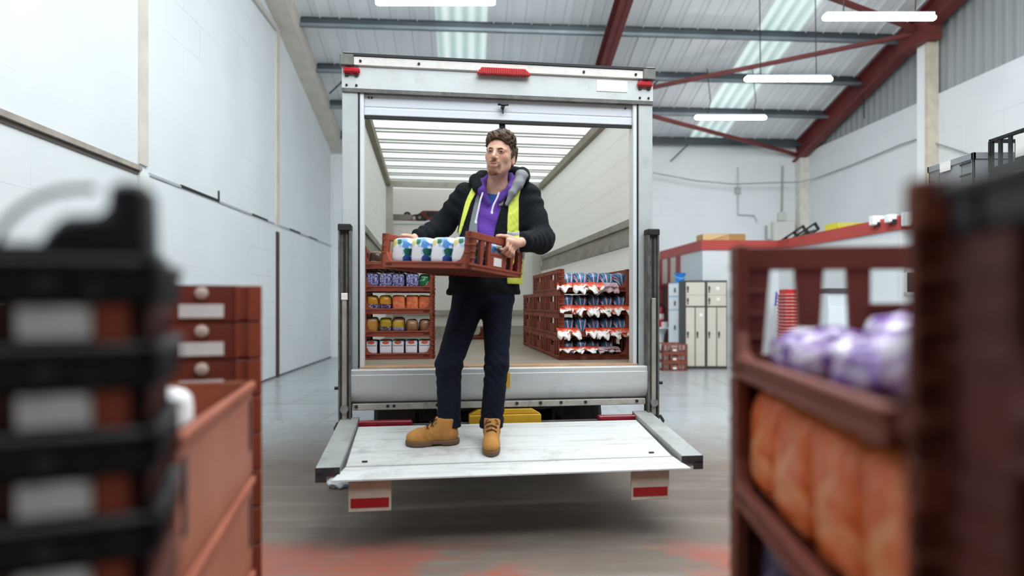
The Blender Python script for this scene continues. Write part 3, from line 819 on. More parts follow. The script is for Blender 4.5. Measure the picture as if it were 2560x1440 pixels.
fl = NT('plywood_floor'); g = fl.noise(1, 5, .6, fl.mapped((1.2, 14, 1)))
fl = fl.fin(fl.mix(fl.step(g, .3, .7), lin('7d7266'), lin('9a8f80')), .55)
obj('load_floor', MB().box(.02, W_ - .02, .12, LB, .86, .905), fl, van)
obj('floor_sill', MB().box(.113, W_ - .113, -.02, .12, .86, .905), M('b08a66', .6, var=.2, scale=4, dirt=('d8cfc2', 10, .4)), van, bevel=.003)
# --- rolled flap of the tail lift under the floor
prof = [(-.02, .895), (-.075, .895), (-.083, .888), (-.083, .862), (-.088, .858), (-.088, .775), (-.086, .745), (-.074, .715), (-.052, .69), (-.03, .675), (-.02, .672)]
fm = MB(); n_ = len(prof)
vs = [(x, y, z) for x in (.062, W_ - .062) for y, z in prof]
fm.add(vs, [tuple(range(n_)), tuple(range(n_, 2 * n_))] + [(i, (i + 1) % n_, n_ + (i + 1) % n_, n_ + i) for i in range(n_)])
flap = obj('tail_flap', fm, M('c6c9c8', .35, .05, var=.05, scale=2, dirt=('9a9a94', 6, .35)), van, smooth=25)
obj('yellow_plate', MB().box(.935, 1.10, -.094, -.08, .765, .862), M('c99a2b', .45, var=.1, scale=15), flap, label='yellow plate on the white flap')
lr = obj('lower_rail', MB().box(.075, W_ - .075, -.07, 0, .63, .672), M('b0aba2', .5, .2, var=.2, scale=9, dirt=('4f4a44', 12, .7)), van, bevel=.004)
for x in (.10, .30, .34, .62, .95, 1.15, 1.31, 1.45, 1.62, 1.98):
    obj('bolt', MB().cyl((x, -.078, .655), (x, -.07, .655), .011, 8), DARK, lr)
# --- running gear
obj('chassis_member', MB().box(.5, .62, .1, LB, .52, .84).box(W_ - .62, W_ - .5, .1, LB, .52, .84).box(.03, W_ - .03, .14, .24, .66, .86).box(.2, W_ - .2, .9, 1.0, .5, .62).box(.9, .98, .0, .1, .5, .66).prism([(.62, .66), (1.5, .66), (1.36, .6), (.78, .6)], 1, .0, .1).cyl((.42, 1.15, .36), (W_ - .42, 1.15, .36), .06, 10), VBLACK, van)
def wheel(x0, x1, y):
    m = Matrix.Translation((0, y, .36)) @ Matrix.Rotation(math.pi / 2, 4, 'Y')
    w = obj('wheel', MB().lathe([(.2, x0 + .02), (.33, x0), (.36, x0 + .03), (.36, x1 - .03), (.33, x1), (.2, x1 - .02)], 32, mat=m), M('1d1d1f', .8), van, smooth=30)
    obj('hub', MB().lathe([(.05, x0 + .01), (.19, x0 + .03), (.21, x0 + .04), (.21, x1 - .04), (.19, x1 - .03), (.05, x1 - .01)], 20, mat=m), M('7d8082', .5, .4), w, smooth=30)
for x0, x1 in ((.14, .32), (.33, .51), (W_ - .51, W_ - .33), (W_ - .32, W_ - .14)): wheel(x0, x1, 1.15)
for x0, x1 in ((.2, .46), (1.6, 1.86)):
    obj('mud_flap', MB().box(x0, x1, .62, .64, .3, .62), VBLACK, van)
obj('bumper_step', MB().box(.83, 1.31, -.1, .0, .5, .585).prism([(.83, .585), (1.31, .585), (1.25, .62), (.89, .62)], 1, -.08, -.0), M('c79a1e', .5, var=.15, scale=8), van, bevel=.004, label='yellow step block')
obj('under_bar', MB().box(.1, W_ - .1, -.09, -.05, .5, .535), GRIME, van)
for x0, x1 in ((.105, .46), (1.70, 2.02)):
    obj('rear_lamp', MB().box(x0, x1, -.12, -.06, .53, .565).box(x0 + .03, x1 - .06, -.122, -.1, .553, .566), M('96102a', .25, var=.3, scale=20), van, bevel=.006)
# --- lift columns
for s in (0, 1):
    X = (lambda v: v) if not s else (lambda v: W_ - v)
    def bx(m, a, b, *r): return m.box(min(X(a), X(b)), max(X(a), X(b)), *r)
    m = bx(MB(), -.012, .05, -.075, -.01, .48, 1.83); bx(m, -.012, .0, -.1, -.01, .48, 1.83); bx(m, .055, .068, -.1, -.01, .48, 1.80)
    c = obj('lift_column', m, M('6f7069', .55, .3, var=.35, scale=14, dirt=('33322f', 12, .8)), van, bevel=.004)
    obj('track_slot', bx(MB(), .018, .034, -.078, -.07, 1.36, 1.78), VBLACK, c)
    obj('lift_rod', bx(MB(), .012, .042, -.1, -.07, .56, 1.36), M('a9a59c', .45, .3, var=.2, scale=9), c, bevel=.004)
    obj('rod_cap', bx(MB(), .008, .048, -.105, -.066, 1.345, 1.39), M('e8e8e6', .5), c, bevel=.003) if not s else None
    obj('column_head', bx(MB(), -.014, .07, -.105, -.01, 1.79, 1.835), VBLACK, c, bevel=.006)
    obj('pivot', MB().cyl((X(.027), -.115, .645), (X(.027), -.06, .645), .026, 14), ALUD, c, smooth=True)
    obj('latch_hook', MB().tube([(X(-.01), -.11, .56), (X(-.025), -.13, .53), (X(-.012), -.14, .49), (X(.01), -.13, .47)], .011, 8), VBLACK, c, smooth=True)
    mb = MB()
    for z in (.78, .5, .44): mb.cyl((X(-.035), -.09, z), (X(-.012), -.09, z), .011, 8)
    obj('side_bolt', mb, DARK, c)
# --- platform: sloping deck, ramp lip, side arms and two hanging flaps
def dk(y): return .54 + (.15 + y) * .1475      # deck height, y negative towards the camera
DE = -.79
t = NT('scuffed_white_deck'); x = t.xyz()
sc_ = t.step(t.noise(1, 6, .7, t.mapped((2.2, 26, 1))), .5, .72); ln = t.math('FRACT', t.math('MULTIPLY', x[1], 5.2))
c = t.mix(t.math('MULTIPLY', sc_, .85), lin('d6d9d7'), lin('aaa59b')); c = t.mix(t.math('MULTIPLY', t.step(t.noise(2.3, 7, .78), .52, .7), .6), c, lin('8d877c'))
c = t.mix(t.math('MULTIPLY', t.math('GREATER_THAN', ln, .975), .4), c, lin('8a8880'))
DECK = t.fin(c, .42, .05, .5)
def slab(x0, x1, ya, yb, t0, off=0):
    return MB().add([(x, y, dk(y) + off - d) for x in (x0, x1) for y in (ya, yb) for d in (t0, 0)], [(0, 1, 3, 2), (4, 6, 7, 5), (0, 4, 5, 1), (2, 3, 7, 6), (0, 2, 6, 4), (1, 5, 7, 3)])
deck = obj('platform', slab(.12, 1.95, DE, -.15, .035), DECK, van, bevel=.002)
lipp = [(.12, DE), (1.95, DE), (2.0, -.93), (.065, -.93)]
vs = [(x, y, dk(y) - (0 if y > -.9 else .012)) for x, y in lipp] + [(x, y, dk(y) - (.035 if y > -.9 else .02)) for x, y in lipp]
obj('ramp_lip', MB().add(vs, [(0, 1, 2, 3), (7, 6, 5, 4), (0, 4, 5, 1), (1, 5, 6, 2), (2, 6, 7, 3), (3, 7, 4, 0)]), DECK, deck)
obj('deck_seam', slab(.12, 1.95, DE - .004, DE + .003, .003, .0015), M('8d8d88', .6), deck)
for x0 in (.2, 1.83): obj('deck_latch', slab(x0, x0 + .03, DE + .05, DE + .065, .004, .006), DARK, deck)
for s in (0, 1):
    X = (lambda v: v) if not s else (lambda v: W_ - v + .0)
    xa, xb = (.0, .118) if not s else (1.953, 2.075)
    xa2, xb2 = (-.025, .1) if not s else (1.975, 2.10)
    mb = MB(); ya, yb = -.86, -.05
    vs = []
    for y, a, b in ((ya, xa2, xb2), (yb, xa, xb)):
        vs += [(a, y, dk(y) + .03), (b, y, dk(y) + .03), (b, y, dk(y) - .02), (a, y, dk(y) - .045)]
    arm = obj('side_arm', mb.add(vs, [(0, 1, 2, 3), (7, 6, 5, 4), (0, 4, 5, 1), (1, 5, 6, 2), (2, 6, 7, 3), (3, 7, 4, 0)]), M('a5a8a5', .5, .25, var=.15, scale=6, dirt=('6d6b66', 9, .5)), deck, bevel=.003)
    cp_ = MB().box(xa2, xb2, ya - .008, ya, dk(ya) - .015, dk(ya) + .028)
    cp_.box(xa2, xa2 + .055, ya - .008, ya, dk(ya) - .048, dk(ya)) if not s else cp_.box(xb2 - .055, xb2, ya - .008, ya, dk(ya) - .048, dk(ya))
    obj('end_cap', cp_, M('2c2a2b', .6, var=.5, scale=30), arm)
    x0 = .146 if not s else 1.674; x1 = x0 + .22
    fp = obj('hanging_flap', MB().box(x0, x1, -.885, -.873, .232, .395), M('b5ac9d', .6, var=.12, scale=7, dirt=('8d8272', 6, .5)), deck, bevel=.002)
    obj('reflector_strip', MB().box(x0 + .012, x1 - .012, -.888, -.885, .254, .302), TAPE, fp, label='dark red reflective strip')

# ------------------------------------------------------------------ trays and bread inside the van
vm = tray_meshes(.545, .585, .168, .042, .036)
vt = make_tray(vm, lab_ends=())
ords = ['bottom', 'second from bottom', 'middle', 'fourth from bottom', 'top']
rows = [['pack'] * 5, ['beige', 'yellow', 'lilac', 'rolls', 'rolls'], ['yelpur', 'yelpur', 'orange', 'orange', 'orange'], ['indigo'] * 4 + ['green'], ['seeded', 'orange', 'seeded', 'orange']]
what = ['white packs with red badges', 'rolls and yellow bags', 'yellow and orange bags', 'dark blue printed bags', 'seeded and orange bags']
desc = {'pack': 'white red-badged pack', 'beige': 'beige bread bag', 'yellow': 'yellow bread bag', 'lilac': 'yellow and lilac bag',
        'rolls': 'brown yellow-trimmed loaf', 'yelpur': 'golden purple bag', 'orange': 'orange bread bag', 'indigo': 'dark blue printed bag',
        'green': 'green printed bag', 'seeded': 'dark seeded loaf'}
pos = ['at the far left', 'second from left', 'in the middle', 'fourth from left', 'at the right end']
P_ = .168; zf = .906; fx, fy = .34, .87
for k in range(5):
    z = zf + k * (P_ + .001)
    dup(vt, f'brown tray of {what[k]}, {ords[k]}, left stack in van', mw=VM @ T((fx, fy, z)), group='trays in the left stack inside the van')
    ks = rows[k]; n_ = len(ks); xs = np.linspace(-.2, .2, n_) if n_ == 5 else np.linspace(-.17, .19, n_)
    for i, kd in enumerate(ks):
        pp = pos[i] if n_ == 5 else ['at the far left', 'second from left', 'third from left', 'at the right end'][i]
        if kd == 'green': pp = 'beside the dark blue bags'
        loaf(kd, f'{desc[kd]} {pp}, {ords[k]} tray, left stack in van', VM @ T((fx + xs[i], fy - .16 + rnd.uniform(-.008, .008), z + .021), rnd.uniform(-.06, .06)), f'bread in the {ords[k]} tray of the left stack')
tails = [crumple_mesh(.15, .1, .075, 1, TAIL, amp=.03), crumple_mesh(.17, .11, .085, 5, TAIL, amp=.035), crumple_mesh(.14, .09, .065, 9, TAIL, amp=.03)]
pale = crumple_mesh(.16, .09, .1, 12, PINKCR, amp=.035)
gx, gy = 1.8, .635
o4 = ['bottom', 'second from bottom', 'third from bottom', 'top']
for row in range(3):
    for k in range(4):
        if row == 2 and k == 3: continue
        z = zf + k * (P_ + .001); y = gy + row * .601
        lab = [f'brown tray of blue bread, {o4[k]} of front right stack in van', f'brown bread tray, {o4[k]} of the middle right stack in the van', f'brown bread tray, {o4[k]} of the rear right stack in the van'][row]
        dup(vt, lab, mw=VM @ T((gx, y, z)), group=f'trays in the {["front", "middle", "rear"][row]} right stack inside the van')
        if row == 0:
            n_ = {3: 4, 2: 5, 1: 5, 0: 4}[k]; xs = np.linspace(-.2, .2, 5)[:n_]
            for i in range(n_):
                o = loaf('rays', f'blue rayed bread bag {pos[i] if n_ == 5 else ["at the far left", "second from left", "third from left", "fourth from left"][i]}, {o4[k]} tray, right stack in van',
                         VM @ T((gx + xs[i], gy - .165 + rnd.uniform(-.01, .01), z + .021), rnd.uniform(-.04, .04)), f'blue rayed bags in the {o4[k]} tray of the right stack')
                pl = (k, i) in ((3, 3), (0, 3))
                if (k, i) in ((1, 1),): continue
                tl = link('bag_tail', pale if pl else tails[(i + k) % 3], o); tl.location = (rnd.uniform(-.015, .015), -.105, .045 + .03 * (k == 0)); tl.rotation_euler = (0, 0, rnd.uniform(-.2, .2))
                tl.scale = (1, 1, .55 if k == 0 else 1)
                tl['label'] = 'pale crumpled film end' if pl else 'crumpled red and white film end'
            if k == 3: loaf('rays', 'blue rayed bread bag at the right end, top tray, right stack in van', VM @ T((gx + .2, gy - .15, z + .021), .2), 'blue rayed bags in the top tray of the right stack')
o = dup(vt, 'brown bread tray standing alone at the back of the van floor', mw=VM @ T((1.02, 3.35, zf)) @ Matrix.Scale(.8, 4))
link('paper_label', MB().box(-.055, .055, -.3, -.293, .01, .075).mesh('paper_label', WLAB), o)
loaf('orange', 'blue and white bag in the lone tray at the back of the van', VM @ T((1.0, 3.3, zf + .02)), mat=mat_crinkle('1d4f8c', '3f86c4', 'd8dfe6', 12), h=.11, w=.2)

# things on the over-cab shelf: red trolley lying with its wheels to the rear, odds and ends
sy = LB + .12; sz = 2.401
t = thing('dolly', 'red wheeled dolly lying on the shelf over the cab, left of the man', 'dolly', VW(.60, sy, sz), VA)
DR = M('7a2c26', .5, var=.3, scale=10)
obj('frame', MB().box(-.2, .26, -.05, .24, .06, .1).box(-.13, .2, -.055, -.05, .02, .12).prism([(-.16, .1), (.22, .1), (.16, .15), (-.1, .15)], 1, -.04, .2), DR, t, bevel=.004)
obj('socket', MB().box(-.05, .1, -.058, -.045, .07, .13).box(-.19, -.05, -.056, -.05, .01, .06), M('241f22', .6), t)
for i, (x, r) in enumerate(((-.3, .05), (-.14, .05), (.19, .05))):
    w = obj('wheel', MB().lathe([(.02, -.02), (r, -.018), (r, .018), (.02, .02)], 18, mat=Matrix.Translation((x, -.07, r if i else .075)) @ Matrix.Rotation(math.pi / 2, 4, 'X')), M('222122', .6), t, smooth=30)
    obj('hub', MB().lathe([(.005, -.024), (.022, -.022), (.022, .022), (.005, .024)], 12, mat=Matrix.Translation((x, -.07, r if i else .075)) @ Matrix.Rotation(math.pi / 2, 4, 'X')), M('8d8580', .5), w)
obj('foot_bar', MB().box(-.36, -.18, -.1, -.05, 0, .02).tube([(-.3, -.05, .06), (-.2, -.03, .09)], .012, 6), DR, t)
t = thing('bottle', 'small brown bottle with an orange label on the over-cab shelf', 'bottle', VW(1.0 - .07, sy - .05, sz), VA)
obj('body', MB().lathe([(.04, 0), (.045, .03), (.042, .09), (.015, .13), (.012, .17)], 14), M('5a3326', .3), t, smooth=35)
obj('paper_label', MB().lathe([(.0462, .03), (.0445, .08)], 14), M('d0693a', .5), t)
t = thing('bag', 'crumpled white carrier bag behind the red dolly on the shelf', 'bag', VW(.46, sy + .36, sz), VA)
o = link('film', loaf_mesh(.2, .15, .17, 31, WCRUMP, e=.8, wr=.03, freq=16), t)
o = tag(link('tub', loaf_mesh(.3, .2, .09, 33, M('8b827c', .6, var=.2), e=.25, wr=.004)), 'low grey tub at the left end of the over-cab shelf', 'tub'); o.matrix_world = VM @ T((.22, sy, sz))
for i, x in enumerate((1.46, 1.72)):
    t = thing('storage_box', ['small pale grey box on the shelf just right of the man', 'larger pale grey box on the shelf at the right corner'][i], 'box', VW(x, sy + .08, sz), VA, 'grey boxes on the over-cab shelf')
    w_ = (.1, .13)[i]
    obj('body', MB().box(-w_, w_, -.1, .1, 0, (.1, .115)[i]), M('a9a8a2', .6, var=.1), t, bevel=.006)
    obj('lid', MB().box(-w_ - .008, w_ + .008, -.108, .108, (.1, .115)[i], (.115, .135)[i]), M('b5b4ae', .6), t, bevel=.004)
# ------------------------------------------------------------------ tray held by the man
HL = Vector((-.732, 3.55, 1.524)); HR = Vector((-.216, 3.2, 1.496)); HBK = Vector((.052, 3.594, 1.466))
hx_ = (HR - HL).normalized(); hy_ = HBK - HR; hy_ = (hy_ - hx_ * hy_.dot(hx_)).normalized(); hz_ = hx_.cross(hy_)
HLEN = (HR - HL).length; HW = (HBK - HR).length; HH = .19
HM = Matrix(((hx_.x, hy_.x, hz_.x, 0), (hx_.y, hy_.y, hz_.y, 0), (hx_.z, hy_.z, hz_.z, 0), (0, 0, 0, 1)))
hc = (HL + HR) / 2 + hy_ * HW / 2; HM.translation = hc
hm = tray_meshes(HLEN, HW, HH, .036, .04, mats=(ORBR, BROWND))
ht = dup(make_tray(hm, lab_ends=(1,)), 'brown bread tray held by the man, filled with flower-patterned loaves', mw=HM)
p4 = ['nearest his right hand', 'second from his right hand', 'third from his right hand', 'nearest his left hand']
for r in range(2):
    for i in range(4):
        loaf('floral', f'white floral loaf pack in held tray, {["front", "back"][r]} row, {p4[i]}', HM @ T((-.216 + i * .144, -HW / 2 + .13 + r * .212, .021), rnd.uniform(-.05, .05)), f'loaf packs in the {["front", "back"][r]} row of the held tray')

# ------------------------------------------------------------------ foreground trays, right: stack beyond, stack nearest the camera
AX = math.atan2(.76, .082)
am = tray_meshes(.764, .74, .269, .042, .06, mats=(brown_mat('84402f'), brown_mat('6a2c20')), npost=.015)
am2 = tray_meshes(.764, .74, .256, .042, .06, mats=(brown_mat('84402f'), brown_mat('6a2c20')), npost=.015)
at = make_tray(am, lab_ends=()); at2 = make_tray(am2, lab_ends=())
AD = Vector((.107, .994, 0)); AR = Vector((.994, -.107, 0))
ac = Vector((.426, .99, 0)) + AR * .37
zs = [1.171 - .26 * i for i in range(5)]
for i, z in enumerate(zs):
    lab = ['deep brown tray of purple and white bags, topmost of the blurred stack on the right', 'deep brown tray of big orange bags, second from top of the blurred right stack', 'deep brown tray with a dark navy bag, third from top of the blurred right stack',
           'deep brown tray low in the blurred right stack, fourth from top', 'deep brown tray at the foot of the blurred right stack'][i]
    dup(at if i == 0 else at2, lab, loc=(ac.x, ac.y, z), rotz=AX, group='blurred tray stack on the right')
t = thing('dolly', 'low wheeled dolly under the blurred tray stack on the right', 'dolly', (ac.x, ac.y, 0), AX)
obj('deck', MB().box(-.37, .37, -.35, .35, .06, .13), M('3a2a26', .6), t)
for sx in (-1, 1):
    for sy_ in (-1, 1): obj('castor', MB().cyl((sx * .3 , sy_ * .28 - .015, .03), (sx * .3, sy_ * .28 + .015, .03), .03, 14), DARK, t)
AMX = Matrix.Translation((ac.x, ac.y, 0)) @ Matrix.Rotation(AX, 4, 'Z')
# local x runs away from the camera, local +y is the open left side
for i, (x, y, s) in enumerate(((.24, .215, 1), (.06, .22, 2), (-.12, .215, 3), (.22, .03, 4), (.0, .03, 5), (-.25, .21, 6))):
    lab = ['at the far left corner', 'second along the open side', 'third along the open side', 'at the back of the tray', 'in the middle of the tray', 'nearest the camera'][i]
    loaf('purwh', f'shiny purple and white bread bag {lab}, topmost blurred right tray', AMX @ T((x, y, zs[0] + .022), rnd.uniform(-.3, .3)), 'purple and white bags in the topmost blurred right tray', h=(.075 if i < 3 else .1))
for i, x in enumerate((.262, .087, -.088, -.263)):
    loaf('orangebig', f'big orange bread bag {["at the far left corner", "second from the far corner", "third from the far corner", "nearest the camera"][i]}, second blurred right tray', AMX @ T((x, .2, zs[1] + .022), 0), 'big orange bags in the second blurred right tray')
for i, x in enumerate((.24, .05, -.14)):
    loaf('navy', f'dark navy bread bag {["at the far left corner", "in the middle", "nearest the camera"][i]}, third blurred right tray', AMX @ T((x, .18, zs[2] + .022), 0), 'navy bags in the third blurred right tray')

bm_ = tray_meshes(.40, .6, .19, .05, .085, mats=(brown_mat('63241c'), brown_mat('551d12')))
bt = make_tray(bm_, lab_ends=())
bc = Vector((.402, .585, 0)) - AD * .2 + AR * .3
zb_ = [1.19 - .19 * k for k in range(7)]
nm = ['topmost', 'second from top', 'third from top', 'fourth from top', 'fifth from top', 'sixth from top', 'lowest']
for i, z in enumerate(zb_): dup(bt, f'dark brown bread tray, {nm[i]} of the stack cut by the right picture edge', loc=(bc.x, bc.y, z), rotz=AX, group='tray stack closest to the camera on the right')
BMX = Matrix.Translation((bc.x, bc.y, 0)) @ Matrix.Rotation(AX, 4, 'Z')
loaf('purband', 'cream bread bag with a purple band in the topmost tray at the right edge', BMX @ T((-.02, .155, zb_[0] + .022), 1.57), d=.2, w=.24)
loaf('orangebig', 'orange bread bag in the second tray at the right edge', BMX @ T((-.02, .15, zb_[1] + .022), 1.57), h=.14, d=.2, w=.22)
def crate_mb(L, W, H, t=.012, rim=.014, ribs=5):
    mb = MB().box(-L / 2, L / 2, -W / 2, W / 2, 0, .01)
    for s in (-1, 1):
        y0, y1 = sorted((s * W / 2, s * (W / 2 - t))); mb.box(-L / 2, L / 2, y0, y1, 0, H)
        x0, x1 = sorted((s * L / 2, s * (L / 2 - t))); mb.box(x0, x1, -W / 2, W / 2, 0, H)
        y0, y1 = sorted((s * (W / 2 + .008), s * (W / 2 - t))); mb.box(-L / 2 - .008, L / 2 + .008, y0, y1, H - rim, H)
        x0, x1 = sorted((s * (L / 2 + .008), s * (L / 2 - t))); mb.box(x0, x1, -W / 2 - .008, W / 2 + .008, H - rim, H)
        for k in range(ribs):
            a = -L / 2 + L * (k + .5) / ribs; y0, y1 = sorted((s * W / 2, s * (W / 2 + .006))); mb.box(a - .005, a + .005, y0, y1, 0, H - rim)
            a = -W / 2 + W * (k + .5) / ribs; x0, x1 = sorted((s * L / 2, s * (L / 2 + .006))); mb.box(x0, x1, a - .005, a + .005, 0, H - rim)
    return mb
o = tag(obj('plastic_crate', crate_mb(.41, .6, .05), BLACK, bevel=.003), 'shallow black plastic crate topping the stack at the right edge', 'crate')
o.location = (bc.x, bc.y, 1.381); o.rotation_euler = (0, 0, AX)

# ------------------------------------------------------------------ foreground, left: open brown stack and the black nested stack
CAX = math.atan2(.757, -.178); CD = Vector((math.cos(CAX), math.sin(CAX), 0)); CL = Vector((-CD.y, CD.x, 0))
cc = Vector((-.525, 1.0, 0)) + CD * .36 + CL * .29
CM_ = Matrix.Translation((cc.x, cc.y, 0)) @ Matrix.Rotation(CAX, 4, 'Z')
t = NT('meshed_brown_plastic'); x = t.xyz()
gx_ = t.math('FRACT', t.math('MULTIPLY', x[0], 70)); gz_ = t.math('FRACT', t.math('MULTIPLY', x[2], 55))
g_ = t.math('MULTIPLY', t.math('MULTIPLY', t.math('GREATER_THAN', gx_, .45), t.math('GREATER_THAN', gz_, .4)), t.math('MULTIPLY', t.math('GREATER_THAN', x[2], .04), t.math('LESS_THAN', x[2], .2)))
MESHM = t.fin(t.mix(t.math('MULTIPLY', g_, .45), t.mix(t.step(t.noise(4, 4), .35, .7), lin('ad664d'), lin('9a5540')), lin('c3907a')), .5, 0, .4)
ck = thing('deep_crate', '', 'crate')
obj('body', crate_mb(.72, .58, .245, .014, .022, 0), MESHM, ck, bevel=.004)
for s in (-1, 1):
    y0, y1 = sorted((s * .2905, s * .2925))
    for q in (-.325, .305): obj('hand_slot', MB().box(q, q + .022, y0, y1, .07, .2), DARK, ck)
fresh(ck)
dz_ = thing('dolly', 'low wheeled dolly under the deep brown crates on the left', 'dolly', (cc.x, cc.y, 0), CAX)
obj('deck', MB().box(-.35, .35, -.28, .28, .06, .12), M('3a2a26', .6), dz_)
for sx in (-1, 1):
    for sy_ in (-1, 1): obj('castor', MB().cyl((sx * .28, sy_ * .22 - .015, .03), (sx * .28, sy_ * .22 + .015, .03), .03, 14), DARK, dz_)
for i in range(4):
    dup(ck, ['deep brown mesh crate, topmost of the stack beside the black trays', 'deep brown mesh crate, second from top beside the black trays', 'deep brown mesh crate, third from top beside the black trays', 'deep brown mesh crate at the foot of the stack beside the black trays'][i],
        mw=CM_ @ T((0, 0, .871 - .25 * i)), group='deep crates beside the black trays')
# nested labelled trays standing behind them
EAX = math.atan2(.93, -.37); ED = Vector((math.cos(EAX), math.sin(EAX), 0)); EL = Vector((-ED.y, ED.x, 0)); EP = Vector((-.715, 1.83, 0)); ec = EP + ED * .2 + EL * .3; EM = Matrix.Translation((ec.x, ec.y, 0)) @ Matrix.Rotation(EAX, 4, 'Z')
nt_ = thing('nested_tray', '', 'bread tray')
NB2 = brown_mat('a04a31')
nb = MB().box(-.2, .2, -.3, .3, 0, .01).box(-.2, -.186, -.3, .3, 0, .1).box(.186, .2, -.3, .3, 0, .1).box(-.2, .2, -.3, -.286, 0, .1).box(-.2, .2, .286, .3, 0, .1)
nb.box(-.21, -.2, -.3, -.262, 0, .1).box(-.208, -.2, -.24, -.23, 0, .1).box(-.208, -.2, -.06, -.05, 0, .1).box(-.206, -.2, -.04, .08, .01, .04).box(-.206, -.2, -.04, .08, .06, .095).box(-.206, -.2, .1, .3, .06, .095)
obj('body', nb, NB2, nt_, bevel=.002)
obj('channel', MB().box(-.2015, -.2, -.23, -.06, .0, .1), brown_mat('7d3524'), nt_)
obj('paper_label', MB().box(-.204, -.2015, -.2, -.088, .01, .047), WLAB, nt_)
mB = MB(); mB.lathe([(.004, 0), (.017, .001), (.017, .008), (.007, .012)], 16, mat=Matrix.Translation((-.2015, -.145, .078)) @ Matrix.Rotation(-math.pi / 2, 4, 'Y')); obj('round_boss', mB, BOSS, nt_, smooth=30)
fresh(nt_)
eo = ['topmost', 'second from top', 'third from top', 'fourth from top', 'fifth from top', 'sixth from top', 'seventh from top', 'eighth from top', 'ninth from top', 'tenth from top', 'eleventh from top', 'twelfth from top', 'lowest']
for i in range(13):
    dup(nt_, f'brown nested tray with white label and round boss, {eo[i]}, behind the deep crates', mw=EM @ T((0, 0, 1.272 - .105 * i)), group='nested labelled trays behind the deep crates')
o = tag(link('paper_bundle', loaf_mesh(.2, .16, .16, 51, M('ecebe9', .5), e=.4, wr=.01)), 'white paper bundle in the topmost deep brown crate on the left', 'paper'); o.matrix_world = CM_ @ T((-.23, -.19, 1.01))

DA = math.radians(-158 + 180)           # facing yaw
F0 = Vector((-.345, .615, 0)); dl = Vector((-math.cos(math.radians(22)), -math.sin(math.radians(22)), 0)); dbk = Vector((-math.sin(math.radians(22)), math.cos(math.radians(22)), 0))
DLn, DWd = .6, .2
dc = F0 + dl * DLn / 2 + dbk * DWd / 2; DM_ = Matrix.Translation(dc) @ Matrix.Rotation(math.radians(22), 4, 'Z')
dm = tray_meshes(DLn, DWd, .258, .2, .05, mats=(brown_mat('5a2a20'), BROWND))
dt = make_tray(dm, lab_ends=())
for i in range(4): dup(dt, f'dark brown deep tray under the black nested trays, {["on the floor", "second up", "third up", "fourth up"][i]}', mw=DM_ @ T((0, 0, .26 * i)), group='deep trays under the black nested stack')
# nested pairs: black rim tray, brown labelled tray
def nested(col, h, inset, lab):
    mb = crate_mb(DLn - inset, DWd - inset, h, .014, .01, 6)
    t = thing('nested_tray', '', 'bread tray')
    obj('body', mb, col, t, bevel=.003)
    y = -(DWd - inset) / 2
    if lab:
        obj('paper_label', MB().box(.192, .249, y - .010, y - .007, .006, .034), WLAB, t)
        obj('orange_plate', MB().box(.252, .279, y - .010, y - .006, .002, .035), brown_mat('a34a31'), t)
    else:
        obj('round_boss', MB().cyl((.215, y - .01, .02), (.215, y - .001, .02), .008, 14), M('2c2d30', .4), t, smooth=True)
    return fresh(t)
nbk = nested(BLACK, .045, 0, False); nbr = nested(brown_mat('4c211a'), .035, .02, True)
z = 1.04; od = ['lowest', 'second from bottom', 'third from bottom', 'topmost']
for i in range(4):
    dup(nbr, f'brown nested tray with white label, {od[i]} in the black left stack', mw=DM_ @ T((0, 0, z)), group='brown trays nested in the black stack'); z += .0355
    dup(nbk, f'black nested tray, {od[i]} black one in the stack at left edge', mw=DM_ @ T((0, 0, z)), group='black trays of the nested stack'); z += .0455
t = thing('bread_tray', 'black tray end with a raised post crowning the stack on the left edge', 'bread tray', DM_ @ Vector((0, 0, z)), math.radians(22))
yy = -DWd / 2
obj('end_panel', MB().prism([(.298, 0), (.296, .068), (.29, .074), (.266, .074), (.262, .066), (.260, .042), (.226, .038), (.214, .026), (.2, .0)], 1, yy + .005, yy + .07), BLACK, t, bevel=.006)
obj('base', MB().box(-.29, .29, yy + .005, -yy - .005, 0, .012), BLACK, t)
hoop = [(.245 - .078 * math.cos(a), yy + .03, .068 * math.sin(a)) for a in np.linspace(0, 1.6, 16)]
obj('bale_arm', MB().tube(hoop, .0035, 8), M('3a3335', .4, .3), t, smooth=True)

# ------------------------------------------------------------------ tall stacks at the right, behind the blurred trays
fm_ = tray_meshes(.5, .6, .252, .08, .05, mats=(brown_mat('8a4030'), BROWND)); ft = make_tray(fm_, lab_ends=(0,))
def stack(x0, y0, Wx, Ly, n, lab, grp, z0=0):
    for i in range(n):
        dup(ft, f'brown bread tray {["on the floor", "second up", "third up", "fourth up", "fifth up", "sixth up", "seventh up", "eighth up"][i]} in {lab}', loc=(x0 + .3, y0 + .25, z0 + .2525 * i), rotz=math.pi / 2, group=grp)
stack(3.36, 4.66, .6, .5, 8, 'the tall stack carrying the grey crates', 'tall tray stack under the grey crates')
stack(3.41, 4.08, .6, .5, 8, 'the tall stack carrying the black frames', 'tall tray stack under the black frames')
g1 = thing('plastic_crate', 'upper grey plastic crate with a white label on the tall stack at right', 'crate', (3.66, 4.91, 2.02 + .165), math.pi / 2)
obj('body', crate_mb(.5, .6, .24, .015, .05, 2), GREYP, g1, bevel=.006); obj('paper_label', MB().box(-.02, .1, .309, .312, .16, .235), WLAB, g1)
obj('slot', MB().box(-.24, -.12, .3085, .311, .165, .178), DARK, g1); obj('slot', MB().box(-.24, -.12, .3085, .311, .08, .094), DARK, g1)
g2 = thing('plastic_crate', 'lower grey plastic crate on the tall stack at right', 'crate', (3.66, 4.91, 2.021), math.pi / 2)
